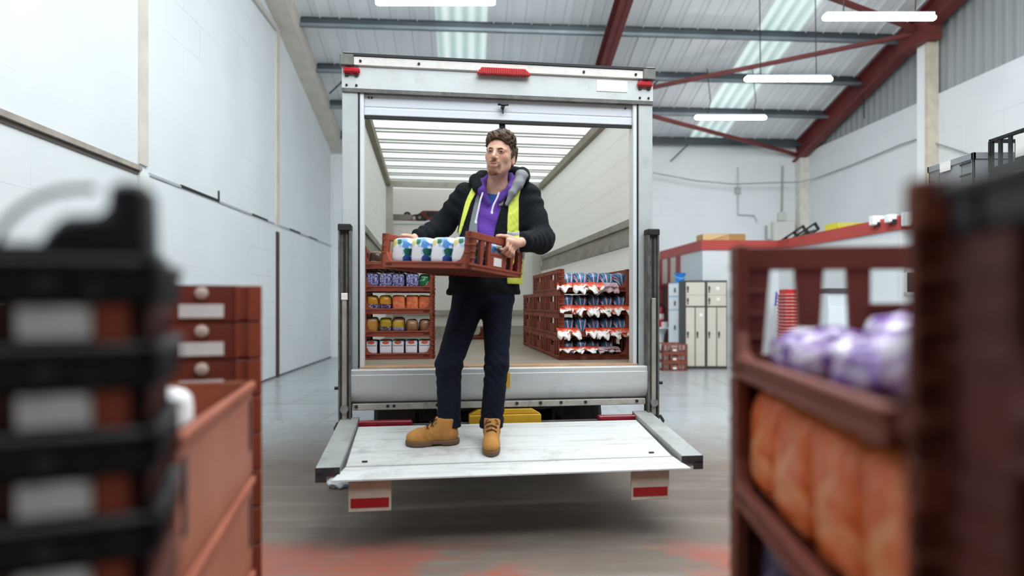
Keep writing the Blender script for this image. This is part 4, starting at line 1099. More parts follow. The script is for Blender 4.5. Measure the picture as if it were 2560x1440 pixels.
obj('body', crate_mb(.5, .6, .16, .015, .07, 4), M('85898b', .5, var=.2), g2, bevel=.006)
for i in range(2):
    t = thing('tray_frame', ['lower black open tray frame on the tall stack at the right edge', 'upper black open tray frame on the tall stack at the right edge'][i], 'tray', (3.71, 4.33, 2.0205 + i * .24), math.pi / 2, 'black open frames on the tall stack')
    mb = MB()
    for s in (-1, 1):
        y0, y1 = sorted((s * .3, s * .28)); x0, x1 = sorted((s * .25, s * .23))
        mb.box(-.25, .25, y0, y1, .21, .235).box(x0, x1, -.3, .3, .21, .235).box(-.25, .25, y0, y1, 0, .03).box(x0, x1, -.3, .3, 0, .03)
        for q in (-.24, -.13, -.05, .06, .15, .23): mb.box(q - .012, q + .012, y0, y1, 0, .22)
        for q in (-.29, -.1, .1, .29): mb.box(x0, x1, q - .015, q + .015, 0, .22)
    obj('frame', mb, BLACK, t, bevel=.002); obj('paper_label', MB().box(-.08, .0, .301, .304, .05, .2), WLAB, t)

# ------------------------------------------------------------------ far end: lockers, table, crates and oddments
LK = M('cfc8b8', .5, var=.04); LF = M('3d3c3a', .5); LBK = M('1c1c1c', .4)
def locker(label, px0, px1, d, white=None):
    a = (px0 - CX) / F * d; b = (px1 - CX) / F * d; w_ = b - a; H = 1.8
    t = thing('locker', label, 'locker', ((a + b) / 2, d, 0), 0, 'cream lockers with dark frames')
    h = w_ / 2
    obj('frame', MB().box(-h, h, 0, .45, 0, H), LF, t)
    def door(x0, x1, z0, z1, nm):
        dd = obj('door', MB().box(x0, x1, -.014, 0, z0, z1), LK, t, bevel=.003)
        for z in nm: obj('lock', MB().box(x0 + .018, x0 + .05, -.03, -.014, z, z + .08).box(x0 + .022, x0 + .046, -.024, -.014, z - .05, z - .01), LBK, dd)
        return dd
    z1 = 1.26
    door(-h + .03, h - .02, z1 + .02 + .225, H - .04, [1.6]); door(-h + .03, h - .02, z1 + .02, z1 + .015 + .225, [1.36])
    d1 = door(-h + .03, -.01, .06, z1 - .01, [.68]); d2 = door(.01, h - .02, .06, z1 - .01, [.68])
    for x, z in white or (): obj('sticker', MB().box(x - .03, x + .03, -.017, -.014, z - .03, z + .03), M('eeeeea', .5), t)
    return t
locker('cream two-column locker with black locks, left of the pair, next to the blue one', 1711, 1764, 13.0, [(.12, 1.1)])
locker('cream two-column locker with black locks, right of the pair, two white stickers on top', 1764.5, 1818, 13.0, [(.02, 1.64), (.03, 1.42)])
t = thing('locker', 'white locker with a pale blue side beside the cream lockers', 'locker', P(1703, 760, 14.0) - Vector((0, 0, CZ)), math.radians(-62))
obj('body', MB().box(-.19, .19, -.19, .19, 0, 1.78), M('a9cbe0', .45), t)
for k, (z0, z1) in enumerate(((.05, .42), (.44, 1.18), (1.2, 1.47), (1.49, 1.75))):
    dd = obj('door', MB().box(-.175, .175, -.206, -.19, z0, z1), M('e9eff2', .4), t, bevel=.003)
    obj('lock', MB().box(.02, .05, -.222, -.206, (z0 + z1) / 2 - .05, (z0 + z1) / 2 + .05), LBK, dd)
o = thing('bucket', 'bright blue plastic bucket on top of the white locker', 'bucket', P(1703, 760, 14.02) + Vector((-.03, 0, 1.78 - CZ)))
bl = M('1b87d8', .35, var=.1)
obj('body', MB().lathe([(.085, 0), (.125, .2), (.135, .2), (.135, .215), (.12, .215), (.08, .012)], 20), bl, o, smooth=35)
obj('handle', MB().tube([(-.13, 0, .19), (-.09, -.06, .12), (0, -.135, .09), (.09, -.06, .12), (.13, 0, .19)], .006, 6), M('d9dde0', .4), o, smooth=True)
t = thing('table', 'small round white pedestal table left of the lockers', 'table', (3.46, 14.95, 0))
obj('tabletop', MB().lathe([(.24, 0), (.27, .01), (.27, .03), (.24, .04)], 32, (0, 0, .74)), M('eceded', .35), t, smooth=30)
obj('pedestal', MB().lathe([(.2, 0), (.18, .02), (.1, .25), (.08, .45), (.11, .64), (.17, .74)], 24), M('dfe3e6', .4), t, smooth=40)
RB = M('c01f33', .45, var=.2, scale=14); WB_ = M('e9e4e4', .5)
for i, (x, y, w_, h, m, lb) in enumerate(((-.2, 0, .1, .12, RB, 'red carton at the left of the round white table'), (.02, .02, .14, .18, RB, 'tall red carton in the middle of the round white table'), (.2, -.05, .09, .12, WB_, 'white carton at the right of the round white table'), (.31, .05, .08, .09, RB, 'small red carton at the right edge of the round white table'))):
    o = thing('carton', lb, 'carton', (3.43 + x * .6, 14.95 + y, .781), .3 * i)
    obj('body', MB().box(-w_ / 2, w_ / 2, -.06, .06, 0, h), m, o, bevel=.004); obj('flap', MB().box(-w_ / 2, w_ / 2, -.07, .0, h, h + .006), WB_, o)
e = thing('fire_extinguisher', 'dark red fire extinguisher by the brown doorway left of the lockers', 'fire extinguisher', (3.66, 15.75, .78))
obj('body', MB().lathe([(.07, 0), (.085, .02), (.085, .4), (.06, .47), (.03, .5)], 18), M('8e1c2b', .3), e, smooth=40)
obj('valve', MB().box(-.05, .03, -.02, .02, .5, .56).tube([(.03, 0, .53), (.1, 0, .48), (.11, 0, .2)], .014, 6), DARK, e); obj('paper_label', MB().lathe([(.0865, .18), (.0865, .3)], 18), M('e6d3d3', .5), e)
o = tag(obj('stool', MB().lathe([(.17, 0), (.17, .02), (.05, .05), (.05, .7), (.17, .74), (.17, .775)], 18), DARK, smooth=35), 'dark round stand holding the fire extinguisher', 'stand'); o.location = (3.66, 15.75, 0)
sm = tray_meshes(.56, .5, .176, .03, .04, mats=(brown_mat('8d4a36'), BROWND)); st_ = make_tray(sm, lab_ends=(0, 1))
for i in range(3):
    r = dup(st_, f'small brown crate {["on the floor", "in the middle", "on top"][i]} of the little stack beside the cream lockers', loc=(3.21, 12.9, .0005 + .177 * i), rotz=math.pi / 2, group='little crate stack beside the lockers')
    for k, x in enumerate((-.15, .01, .16)):
        loaf('orange', f'pale wrapped bread {["at left", "in the middle", "at right"][k]}, {["bottom", "middle", "top"][i]} crate of the little stack beside the lockers', T((3.21 + x, 12.9, .0225 + .177 * i)), 'pale bread in the little crate stack', mat=WCRUMP, w=.13, d=.4, h=.13)
# red trays nested against the office, broom, cabinet
RT = M('c2322f', .45, var=.1); rt = thing('nested_tray', '', 'tray')
obj('body', MB().box(-.13, .13, -.18, .18, 0, .034).box(-.15, .15, -.2, .2, .034, .058), RT, rt, bevel=.004); obj('pale_rim', MB().box(-.152, .152, -.203, .203, .05, .064), M('e3a9a2', .5), rt); obj('boss', MB().box(-.012, .012, -.204, -.2, .052, .066), M('f1e2df', .4), rt)
fresh(rt)
NR = 23; xr = P(1971, 760, 12.7)
ordn = ['lowest', '2nd', '3rd', '4th', '5th', '6th', '7th', '8th', '9th', '10th', '11th', '12th', '13th', '14th', '15th', '16th', '17th', '18th', '19th', '20th', '21st', '22nd', 'topmost']
for i in range(NR): dup(rt, f'flat red tray, {ordn[i]} {"counting up " if 0 < i < NR - 1 else ""}in the narrow red stack against the office', loc=(xr.x, 12.7, .0005 + .066 * i), group='red trays in the narrow stack')
o = tag(obj('carton', MB().box(-.12, .12, -.15, .15, 0, .09), M('c8252c', .5, var=.3, scale=20), bevel=.004), 'bright red carton on top of the narrow red stack', 'carton'); o.location = (xr.x, 12.7, .066 * NR + .001)
br = thing('broom', 'blue-handled broom leaning against the office by the red stack', 'broom', P(1938, 760, 12.75) - Vector((0, 0, CZ)))
obj('pole', MB().tube([(-.06, .0, .08), (.05, .12, 1.3)], .013, 8), M('b9bdc0', .4), br); obj('grip', MB().tube([(.05, .12, 1.28), (.095, .165, 1.56)], .02, 8), M('3346a8', .4), br); obj('brush', MB().box(-.2, .08, -.04, .04, 0, .09), M('4d5560', .8), br)
cb = thing('cabinet', 'pale grey cabinet with a dark top against the side of the office', 'cabinet', P(2099, 760, 10.9) - Vector((0, 0, CZ)) - Vector((.08, 0, 0)), A)
obj('body', MB().box(-.3, .3, -.3, .3, 0, 1.5), M('d5d9dc', .5), cb, bevel=.004); obj('door', MB().box(-.29, .29, -.32, -.3, .05, 1.28), M('dde1e4', .45), cb, bevel=.004); obj('worktop', MB().box(-.31, .2, -.33, .31, 1.5, 1.58), M('4a4549', .5, var=.3, scale=20), cb)
# on the office roofs
b = thing('cardboard_box', 'open brown cardboard box on the low office roof above the lockers', 'box', B(5.5, 13.65, HO + .001), A)
CB = M('c09a68', .7, var=.1); CBD = M('a9814c', .7)
obj('body', MB().box(-.46, .46, -.22, .22, 0, .19), CB, b, bevel=.003); obj('flap', MB().box(.1, .46, -.225, -.22, .02, .19), CBD, b)
obj('flap', MB().prism([(-.48, .0), (.05, .17), (.05, .175), (-.48, .19)], 1, -.24, -.225), M('d9b587', .7), b)
fl_ = M('eceeee', .4)
for i, (px, py, d, lb) in enumerate(((2190, 560, 10.3, 'small white floodlight with a dark face, left of the three on the red office edge'), (2226, 553, 9.9, 'small white floodlight, middle of the three on the red office edge'), (2270, 561, 9.5, 'larger white floodlight with a black face, right of the three on the red office edge'))):
    p = P(px, py, d); f = thing('floodlight', lb, 'floodlight', p, 0, 'floodlights on the red office edge'); s = (.09, .07, .13)[i]
    if i == 2: z_ = p.z; p = B(6.69, 9.25, 2.52)
    f.location = p
    obj('housing', MB().box(-s, s, -.08, .05, -.02, s * 1.4), fl_, f, bevel=.01); obj('lens', MB().box(-s * .3, s * .95, -.086, -.05, -.05, .02), DARK, f); obj('bracket', MB().box(-.02, .02, .02, .12, -.06, .02), M('b33c38', .5), f)
y_ = thing('plastic_crate', 'yellow plastic crate on the nearer office roof', 'crate', B(7.15, 11.7, HO + .001), A)
YC = M('d6c72c', .45); 
mb = MB()
for s in (-1, 1):
    for z0 in (0, .09, .17): y0, y1 = sorted((s * .2, s * .185)); mb.box(-.3, .3, y0, y1, z0, z0 + .03)
    for k in range(8): a = -.28 + k * .08; y0, y1 = sorted((s * .2, s * .185)); mb.box(a - .01, a + .01, y0, y1, 0, .2)
    x0, x1 = sorted((s * .3, s * .285)); mb.box(x0, x1, -.2, .2, 0, .2)
obj('body', mb.box(-.3, .3, -.2, .2, 0, .01), YC, y_); obj('white_liner', MB().box(-.28, .28, -.18, .18, .011, .06), WB_, y_)
k_ = thing('bread_tray', 'black slotted tray propped at a slant on the office roof', 'bread tray', B(6.95, 13.0, HO + .03), A)
m_ = Matrix.Rotation(math.radians(-33), 4, 'Y')
mb = MB().box(-.35, .35, -.25, .25, 0, .02, m_)
for s in (-1, 1):
    y0, y1 = sorted((s * .25, s * .23)); mb.box(-.35, .35, y0, y1, 0, .03, m_).box(-.35, .35, y0, y1, .14, .18, m_)
    for q in (-.34, -.12, .1, .33): mb.box(q - .03, q + .03, y0, y1, 0, .18, m_)
obj('frame', mb, BLACK, k_)
o = tag(obj('plywood_sheet', MB().box(-.5, .5, -.6, .6, 0, .03), M('c79c78', .7, var=.1)), 'plywood sheet lying on the nearer office roof', 'board'); o.location = B(7.6, 10.1, HO + .031); o.rotation_euler = (0, 0, A)
t = thing('junction_box', 'pale junction box with a small switch above it in the far right corner', 'junction box', B(UR - .62, BB - .001, 2.9), A)
obj('body', MB().box(-.28, .28, -.18, 0, 0, .55), M('d3d3cb', .5), t, bevel=.01); obj('switch', MB().box(-.1, .1, -.1, 0, .58, .8).box(-.03, .03, -.12, -.1, .68, .76), M('c9c9c1', .5), t); obj('conduit', MB().tube([(-.42, -.05, .45), (-.42, -.05, .1), (-.28, -.05, .08)], .03, 6).tube([(0, -.05, .8), (.02, -.05, 2.0)], .025, 6), M('9c9f9c', .5), t)
o = tag(link('crumpled_film', loaf_mesh(.16, .14, .07, 71, M('dfe6ea', .15), e=1.0, wr=.035, freq=22)), 'scrap of crumpled clear film on the floor by the platform', 'film'); o.location = (-1.24, 4.62, 0)
# ------------------------------------------------------------------ the man
PO = Vector((-.28, 3.76, .45))
# head frame
HS = 1.1; WX = .93; HC = Vector((-.072, 3.835, 2.196))
yaw, roll, pitch = math.radians(-15), math.radians(6), math.radians(-2)
HRm = (Matrix.Rotation(yaw, 3, 'Z') @ Matrix.Rotation(roll, 3, 'Y') @ Matrix.Rotation(pitch, 3, 'X'))
# skin: soft lip, stubble and blush tones laid out in the head's own axes
SKIN = NT('skin'); co_ = SKIN.coord(); hl_ = HC - PO
def hdot(i):
    v = SKIN.n('ShaderNodeVectorMath', operation='SUBTRACT'); SKIN.l(co_, v.inputs[0]); v.inputs[1].default_value = hl_
    d = SKIN.n('ShaderNodeVectorMath', operation='DOT_PRODUCT'); SKIN.l(v.outputs[0], d.inputs[0]); d.inputs[1].default_value = HRm.col[i] / (HS * (WX if i == 0 else 1))
    return d.outputs['Value']
sx_, sy2, sz2 = hdot(0), hdot(1), hdot(2)
ax_ = SKIN.math('ABSOLUTE', sx_); SM = SKIN.math
base_ = SKIN.mix(SKIN.step(SKIN.noise(25, 3), .3, .7), lin('d09e86'), lin('dfb39d'))
def gauss(cx, cz, rx, rz_, x=None):      # soft elliptical spot
    dx = SM('DIVIDE', SM('SUBTRACT', x if x is not None else sx_, cx), rx); dz = SM('DIVIDE', SM('SUBTRACT', sz2, cz), rz_)
    return SM('SUBTRACT', 1.0, SKIN.step(SM('ADD', SM('MULTIPLY', dx, dx), SM('MULTIPLY', dz, dz)), .45, 1.35))
front = SM('SUBTRACT', 1.0, SKIN.step(sy2, -.08, -.06))
grain = SKIN.step(SKIN.noise(260, 2), .35, .6)
jaw = SM('MULTIPLY', SM('SUBTRACT', 1.0, SKIN.step(SM('SUBTRACT', sz2, SM('MULTIPLY', ax_, .55)), -.095, -.06)), SM('MULTIPLY', SKIN.step(sz2, -.128, -.112), SM('SUBTRACT', 1.0, SKIN.step(sy2, -.03, .0))))
c_ = SKIN.mix(SM('MULTIPLY', jaw, .4), base_, lin('96705c'))
gt = SM('MAXIMUM', gauss(0, -.0445, .034, .0085), SM('MAXIMUM', gauss(.031, -.068, .0085, .03, ax_), gauss(0, -.094, .034, .018)))
c_ = SKIN.mix(SM('MULTIPLY', SM('MULTIPLY', gt, front), SM('ADD', .5, SM('MULTIPLY', grain, .3))), c_, lin('6b4230'))
c_ = SKIN.mix(SM('MULTIPLY', SM('MULTIPLY', gauss(0, -.0605, .024, .0115), front), .75), c_, lin('b2695c'))
c_ = SKIN.mix(SM('MULTIPLY', gauss(.046, -.012, .022, .018, ax_), SM('MULTIPLY', SM('SUBTRACT', 1.0, SKIN.step(sy2, -.05, -.03)), .3)), c_, lin('c98068'))
c_ = SKIN.mix(SM('MULTIPLY', gauss(.0325, .0105, .02, .011, ax_), SM('MULTIPLY', front, .45)), c_, lin('9a6654'))
SKINM = SKIN.fin(c_, .5, 0, .4)
SKIN.b.inputs['Subsurface Weight'].default_value = .1; SKIN.b.inputs['Subsurface Radius'].default_value = (.01, .004, .002); SKIN.b.inputs['Subsurface Scale'].default_value = .6
def hw(p): return HC + HRm @ Vector((p[0] * HS * WX, p[1] * HS, p[2] * HS))
RI = np.array(HRm.transposed()); HCn = np.array(HC)
def loc(X, Y, Z):
    d = (X - HCn[0], Y - HCn[1], Z - HCn[2])
    return [(RI[i, 0] * d[0] + RI[i, 1] * d[1] + RI[i, 2] * d[2]) / (HS * (WX if i == 0 else 1)) for i in range(3)]
def hell(Fd, c, r, k=.01, mode='u'):
    wc = hw(c); m = (max(r) + k) * HS + .012
    Fd.add(lambda X, Y, Z: ellipsoid(*loc(X, Y, Z), c, r) * HS, wc - Vector((m,) * 3), wc + Vector((m,) * 3), k * HS, mode)
def hcap(Fd, a, b, ra, rb=None, k=.008, mode='u'):
    Fd.cap(hw(a), hw(b), ra * HS, (ra if rb is None else rb) * HS, k * HS, mode)
def build_head(f):
    hell(f, (0, .018, .035), (.076, .094, .088), .02)
    hell(f, (0, -.03, .02), (.068, .066, .075), .03)
    hell(f, (0, -.028, -.03), (.06, .066, .075), .03)
    hell(f, (0, -.042, -.072), (.045, .05, .042), .025)
    hell(f, (0, -.083, -.101), (.021, .016, .018), .02)
    for s in (-1, 1):
        hell(f, (s * .046, -.058, -.014), (.02, .022, .02), .02)
        hcap(f, (s * .055, -.0, -.045), (s * .018, -.077, -.099), .012, .012, .025)
        hcap(f, (s * .012, -.092, .027), (s * .05, -.076, .026), .0095, .0085, .012)
        hell(f, (s * .0325, -.101, .0105), (.017, .014, .011), .008, 's')
        hell(f, (s * .0325, -.083, .0105), (.0145, .0125, .0118), .003)
        hell(f, (s * .0765, .018, -.004), (.01, .02, .032), .008)
        hell(f, (s * .083, .012, -.002), (.005, .011, .019), .004, 's')
    hcap(f, (0, -.094, .022), (0, -.117, -.02), .0068, .0102, .008)
    hell(f, (0, -.118, -.0245), (.0098, .0095, .009), .006)
    for s in (-1, 1):
        hell(f, (s * .012, -.105, -.0268), (.0075, .0105, .0072), .006)
        hell(f, (s * .007, -.114, -.0345), (.0035, .006, .004), .003, 's')
    hell(f, (0, -.088, -.058), (.032, .018, .022), .012)
    for s in (-1, 1): hcap(f, (s * .021, -.096, -.0565), (s * .004, -.106, -.053), .0055, .0062, .005)
    hcap(f, (-.016, -.1, -.0665), (.016, -.1, -.0665), .0078, None, .006)
    hcap(f, (-.02, -.104, -.0595), (.02, -.104, -.0595), .0028, None, .003, 's')

# arms and hands: shared joints
def edge(side, w, n, z):     # point on the tray's end panel: w along its top edge, n outwards, z height over the tray floor
    o = Vector((0, 0, 0)) + hc - hy_ * HW / 2
    return o + hx_ * (side * (HLEN / 2 + n)) + hy_ * w + hz_ * z
SHR, SHL = Vector((-.285, 3.93, 1.985)), Vector((.095, 3.93, 1.985))
ELR, ELL = Vector((-.44, 4.0, 1.80)), Vector((.175, 3.86, 1.705))
WRR, WRL = edge(-1, .30, .035, .208), edge(1, .395, .04, .19)
def build_hand(f, side, w0, dw):
    """palm outside the panel, fingers over the rail and hooked in through the hand hole, thumb along the top"""
    wr = WRR if side < 0 else WRL
    kn = [edge(side, w0 + dw * j / 3, .027 + .003 * (j in (1, 2)), .184 - .012 * j) for j in range(4)]
    palm = sum(kn, Vector()) / 4
    f.cap(wr, wr.lerp(palm, .5), .024, .026, .012)
    for j in range(4): f.cap(wr.lerp(palm, .35), kn[j], .018, .0125, .012)
    for j in range(4):
        w = w0 + dw * j / 3; ln = (1, 1.1, 1.03, .82)[j]
        p1 = edge(side, w - .012 * (dw > 0) , .033, .184 - .012 * j - .036 * ln); p2 = edge(side, w - .018, .016, .184 - .012 * j - .054 * ln); p3 = edge(side, w - .02, -.006, .184 - .012 * j - .05 * ln)
        r = (.0098, .0102, .0098, .0086)[j]
        f.cap(kn[j], p1, r * 1.12, r, .004); f.cap(p1, p2, r, r * .92, .003); f.cap(p2, p3, r * .92, r * .8, .003)
    t0 = wr.lerp(kn[0], .35) + Vector((0, 0, .008)); t1 = edge(side, w0 + .01, .01, .206); t2 = edge(side, w0 - .03, -.002, .204); t3 = edge(side, w0 - .055, -.006, .2)
    f.cap(t0, t1, .015, .0125, .01); f.cap(t1, t2, .0115, .0105, .004); f.cap(t2, t3, .0105, .0085, .003)

NB_ = Vector((-.1, 3.905, 2.0))
HIPR, HIPL = Vector((-.255, 3.87, 1.37)), Vector((-.09, 3.88, 1.37))
KNR, KNL = Vector((-.372, 3.77, .965)), Vector((-.09, 3.795, .965))
ANR, ANL = Vector((-.375, 3.82, .60)), Vector((-.124, 3.84, .60))
f = Field((-.72, 3.36, .5), (.32, 4.13, 2.4), .0045)
f.ell((-.115, 3.915, 1.82), (.155, .095, .2), .02); f.ell((-.15, 3.905, 1.55), (.135, .09, .16), .06); f.ell((-.172, 3.895, 1.4), (.15, .1, .1), .05)
f.cap(NB_, hw((0, .012, -.06)), .064, .054, .02)
f.cap(SHR, NB_, .05, .06, .04); f.cap(SHL, NB_, .05, .06, .04)
for a, e_, w_ in ((SHR, ELR, WRR), (SHL, ELL, WRL)): f.cap(a, e_, .048, .038, .02); f.cap(e_, w_, .038, .026, .012)
for h, k, a in ((HIPR, KNR, ANR), (HIPL, KNL, ANL)): f.cap(h, k, .075, .05, .03); f.cap(k, a, .05, .035, .02)
build_head(f)
build_hand(f, 1, .285, .062); build_hand(f, -1, .2, .06)
bm_me = f.mesh('person_body', [SKINM], off=PO)
man = tag(link('person', bm_me), 'person in a black coat over a purple hoodie, standing on the lift holding a tray', 'person'); man.location = PO
def wear(name, me, label=None):
    o = link(name, me, man)
    if label: o['label'] = label
    return o
# eyes
for s in (-1, 1):
    c_ = hw((s * .0325, -.0865, .0105)); mb = MB(); mb.ball((0, 0, 0), .0132, 20, 14)
    e = obj('eye', mb, [M('c4b6ae', .25), M('2c1d16', .2)], man, smooth='all'); e.location = c_ - PO
    fwd = (HRm @ Vector((.16, -1, -.04))).normalized()
    e.data.polygons.foreach_set('material_index', [1 if p.normal  .dot(fwd) > .80 else 0 for p in e.data.polygons])
    g = Field(hw((s * .0325, -.09, .03)) - Vector((.05,) * 3), hw((s * .0325, -.09, .03)) + Vector((.05,) * 3), .0028)
    hcap(g, (s * .012, -.1005, .0245), (s * .034, -.0955, .0272), .0028, .0038, .004); hcap(g, (s * .034, -.0955, .0272), (s * .055, -.073, .022), .0038, .0015, .004)
    wear('eyebrow', g.mesh('eyebrow', M('4e3829', .85), off=PO))
    g = Field(hw((s * .0325, -.09, .015)) - Vector((.035,) * 3), hw((s * .0325, -.09, .015)) + Vector((.035,) * 3), .0022)
    hcap(g, (s * .0175, -.0945, .0125), (s * .0325, -.0985, .0165), .0028, .0042, .003); hcap(g, (s * .0325, -.0985, .0165), (s * .051, -.085, .0115), .0042, .0026, .003)
    hcap(g, (s * .019, -.0935, .007), (s * .0325, -.098, .0035), .0016, .0022, .003); hcap(g, (s * .0325, -.098, .0035), (s * .049, -.086, .0075), .0022, .0018, .003)
    wear('eyelid', g.mesh('eyelid', M('b0816c', .6), off=PO))
# beard: goatee joined to a moustache, hair with a wavy top
def hairmat(a, b):
    t = NT('hair'); n_ = t.noise(1, 4, .6, t.mapped((60, 60, 22))); t.bump(n_, .9, .01); return t.fin(t.mix(t.step(n_, .35, .65), lin(a), lin(b)), .6, 0, .3)
HAIR = hairmat('2b1e15', '66503c'); BRD = hairmat('6a412d', '8e6046')
hb = Field(HC - Vector((.16,) * 3), HC + Vector((.16, .17, .19)), .003); build_head(hb)
X, Y, Z = hb.full(); lx, ly, lz = loc(X, Y, Z)
nz_ = .0022 * np.sin(lx * 420 + 2 * np.sin(lz * 160)) * np.sin(lz * 380 + ly * 260)
d_ = hb.D - .0016 + nz_ * .7
edge_ = .0035 * np.sin(lx * 300 + lz * 200) * np.sin(lz * 260 - lx * 170)
chin = np.sqrt((lx / .033) ** 2 + ((lz + .103) / .0165) ** 2 + 0 * ly) - 1
chin = np.maximum(chin * .016 + edge_ * .5, ly + .05)
mous = np.maximum((np.sqrt((lx / .031) ** 2 + ((lz + .0445 + .12 * np.abs(lx)) / .0062) ** 2 + 0 * ly) - 1) * .006 + edge_ * .25, ly + .07)
mask = np.minimum(chin, mous)
wear('beard', hb.mesh('beard', BRD, off=PO, D=smax(d_, mask * HS, .004)))
hr = Field(HC - Vector((.16, .16, .16)), HC + Vector((.17, .17, .2)), .003)
hell(hr, (0, .02, .04), (.087, .106, .1), .01); hell(hr, (.0, -.03, .094), (.07, .062, .045), .03); hell(hr, (.03, -.02, .096), (.052, .06, .044), .03)
hell(hr, (-.035, -.01, .092), (.048, .06, .041), .03); hell(hr, (.0, .07, .03), (.075, .05, .08), .03)
lx, ly, lz = loc(*hr.full())
curl = .0055 * np.sin(lx * 120 + 1.6 * np.sin(lz * 90 + ly * 60)) * np.cos(ly * 110 + 1.3 * np.sin(lx * 80)) + .003 * np.sin(lx * 260 + lz * 210) * np.sin(ly * 240 + lx * 90)
D = hr.D + curl * np.clip((lz + .02) * 12, .25, 1)
face = np.maximum(np.maximum(ly + .028 - .2 * np.clip(lz - .03, 0, 1), lz - (.083 - 7.5 * lx * lx)), np.abs(lx) - .067)           # forehead and face opening
temple = np.maximum(ly + .05, lz - .06)
low = np.maximum(-(lz + .012) , ly - .035)            # in front of the ears nothing below ear top
ear = np.maximum(np.abs(ly - .018) - .024, np.maximum(lz - .02, -lz - .05))
nape = -(lz + .075)
side_b = np.maximum(np.maximum(-(lz + .03), ly - .005), -(ly + .02))    # sideburns kept to here
D = smax(D, -face, .006); D = np.maximum(D, -temple); D = np.maximum(D, np.minimum(low, np.where(True, 1, 1)) if False else np.where((ly < .0), -(lz + .028), np.where(ly < .04, -(lz - .018), nape)))
wear('hair', hr.mesh('hair', HAIR, off=PO, D=D))

# ---------------------------------------------------------------- clothing
CLO = .0065
def prof(zs, cx, cy, a, b):
    def fn(X, Y, Z):
        z = Z; cxi = np.interp(z, zs, cx); cyi = np.interp(z, zs, cy); ai = np.interp(z, zs, a); bi = np.interp(z, zs, b)
        r = np.sqrt(((X - cxi) / ai) ** 2 + ((Y - cyi) / bi) ** 2)
        return (r - 1) * np.minimum(ai, bi) * .85
    return fn
pz = [1.3, 1.39, 1.5, 1.6, 1.72, 1.85, 1.95, 2.0, 2.04, 2.07]
pcx = [-.18, -.176, -.165, -.152, -.135, -.115, -.1, -.097, -.095, -.093]
pcy = [3.90, 3.90, 3.905, 3.905, 3.91, 3.915, 3.925, 3.93, 3.935, 3.94]
pa = [.21, .222, .212, .205, .203, .205, .2, .175, .125, .085]
pb = [.125, .13, .132, .134, .138, .142, .135, .12, .1, .075]
J = Field((-.74, 3.4, 1.3), (.34, 4.2, 2.24), CLO)
J.add(prof(pz, pcx, pcy, pa, pb), (-.6, 3.6, 1.3), (.3, 4.15, 2.08), 0)
X, Y, Z = J.full()
Jt = smax(J.D.copy(), 1.375 - Z, .012); Jt = smax(Jt, Z - 2.065, .02)
J.D = Jt
def fold(a, b, ra, rb, amp, fr, seed):     # sleeve with rolling folds
    ab = np.array(b - a); L = np.linalg.norm(ab)
    def fn(X, Y, Z):
        t = ((X - a[0]) * ab[0] + (Y - a[1]) * ab[1] + (Z - a[2]) * ab[2]) / L
        d = capsule(X, Y, Z, a, b, ra, rb)
        return d + amp * np.sin(t * fr + seed + 9 * (X + .7 * Y - Z) * .5 + 1.5 * np.sin(Z * 23 + X * 11))
    m = max(ra, rb) + .05
    J.add(fn, [min(a[i], b[i]) - m for i in range(3)], [max(a[i], b[i]) + m for i in range(3)], .035)
fold(SHR, ELR, .078, .07, .004, 70, 0); fold(ELR, WRR - (WRR - ELR).normalized() * .03, .068, .047, .004, 95, 1)
fold(SHL, ELL, .082, .078, .004, 60, 2); fold(ELL, WRL - (WRL - ELL).normalized() * .035, .075, .052, .0045, 80, 3)
J.D = J.D + .0025 * np.sin(Z * 55 + 6 * np.sin(X * 14)) * (Z < 1.75) + .0012 * np.sin(X * 160) * np.sin(Z * 140 + Y * 90)
# front opening: between two slanting edges
zk = [1.3, 1.6, 1.72, 1.80, 1.9, 1.98, 2.03, 2.1]
xl = np.interp(Z, zk, [-.215, -.26, -.262, -.25, -.228, -.208, -.19, -.17])
xr_ = np.interp(Z, zk, [-.12, -.125, -.108, -.092, -.062, -.03, .0, .03])
OPN = np.maximum(np.maximum(xl - X, X - xr_), np.maximum(Y - 3.9, 1.53 - Z)) + 0 * J.D
jacket = smax(J.D, -OPN, .012)
JM = NT('black_fleece'); JM.bump(JM.noise(180, 3), .5, .01)
JMm = JM.fin(JM.mix(JM.noise(30, 3), lin('0d1013'), lin('191e22')), .9, 0, .2)
wear('coat', J.mesh('coat', JMm, off=PO, D=jacket))
LIN = M('85868b', .9, var=.08, scale=8, bump=.3, bscale=200)
tors = prof(pz, pcx, pcy, pa, pb)(X, Y, Z) + 0 * J.D
lin_reg = np.maximum(np.maximum(xl - .02 - X, X - (xl + np.interp(Z, zk, [.05, .055, .055, .045, .03, .02, .012, .01]))), np.maximum(Y - 3.88, np.maximum(1.53 - Z, Z - 2.03)))
linr = np.maximum(np.maximum(xr_ - .02 - X, X - xr_ - .02), np.maximum(Y - 3.86, np.maximum(1.9 - Z, Z - 2.06)))
wear('coat_lining', J.mesh('coat_lining', LIN, off=PO, D=np.minimum(np.maximum(tors + .006, lin_reg), np.maximum(tors + .004, linr))))
PUR = M('6b3fa8', .85, var=.12, scale=7, bump=.3, bscale=120); PURD = M('553089', .85, var=.1, scale=7)
vx = np.interp(Z, [1.90, 2.02], [-.13, -.11]); vw = np.interp(Z, [1.90, 1.99, 2.04], [0.0, .042, .07])
VEE = np.maximum(np.maximum(np.abs(X - vx) - vw, 1.90 - Z), Y - 3.9) + 0 * J.D
hood_t = tors + .018 + .0025 * np.sin(Z * 60 + X * 40)
hd_ = smax(np.maximum(np.maximum(hood_t, Z - 2.05), 1.53 - Z), -VEE, .006)
wear('hoodie', J.mesh('hoodie', PUR, off=PO, D=hd_))
nk = capsule(X, Y, Z, NB_ - Vector((0, .02, .03)), hw((0, .012, -.06)), .07, .06)
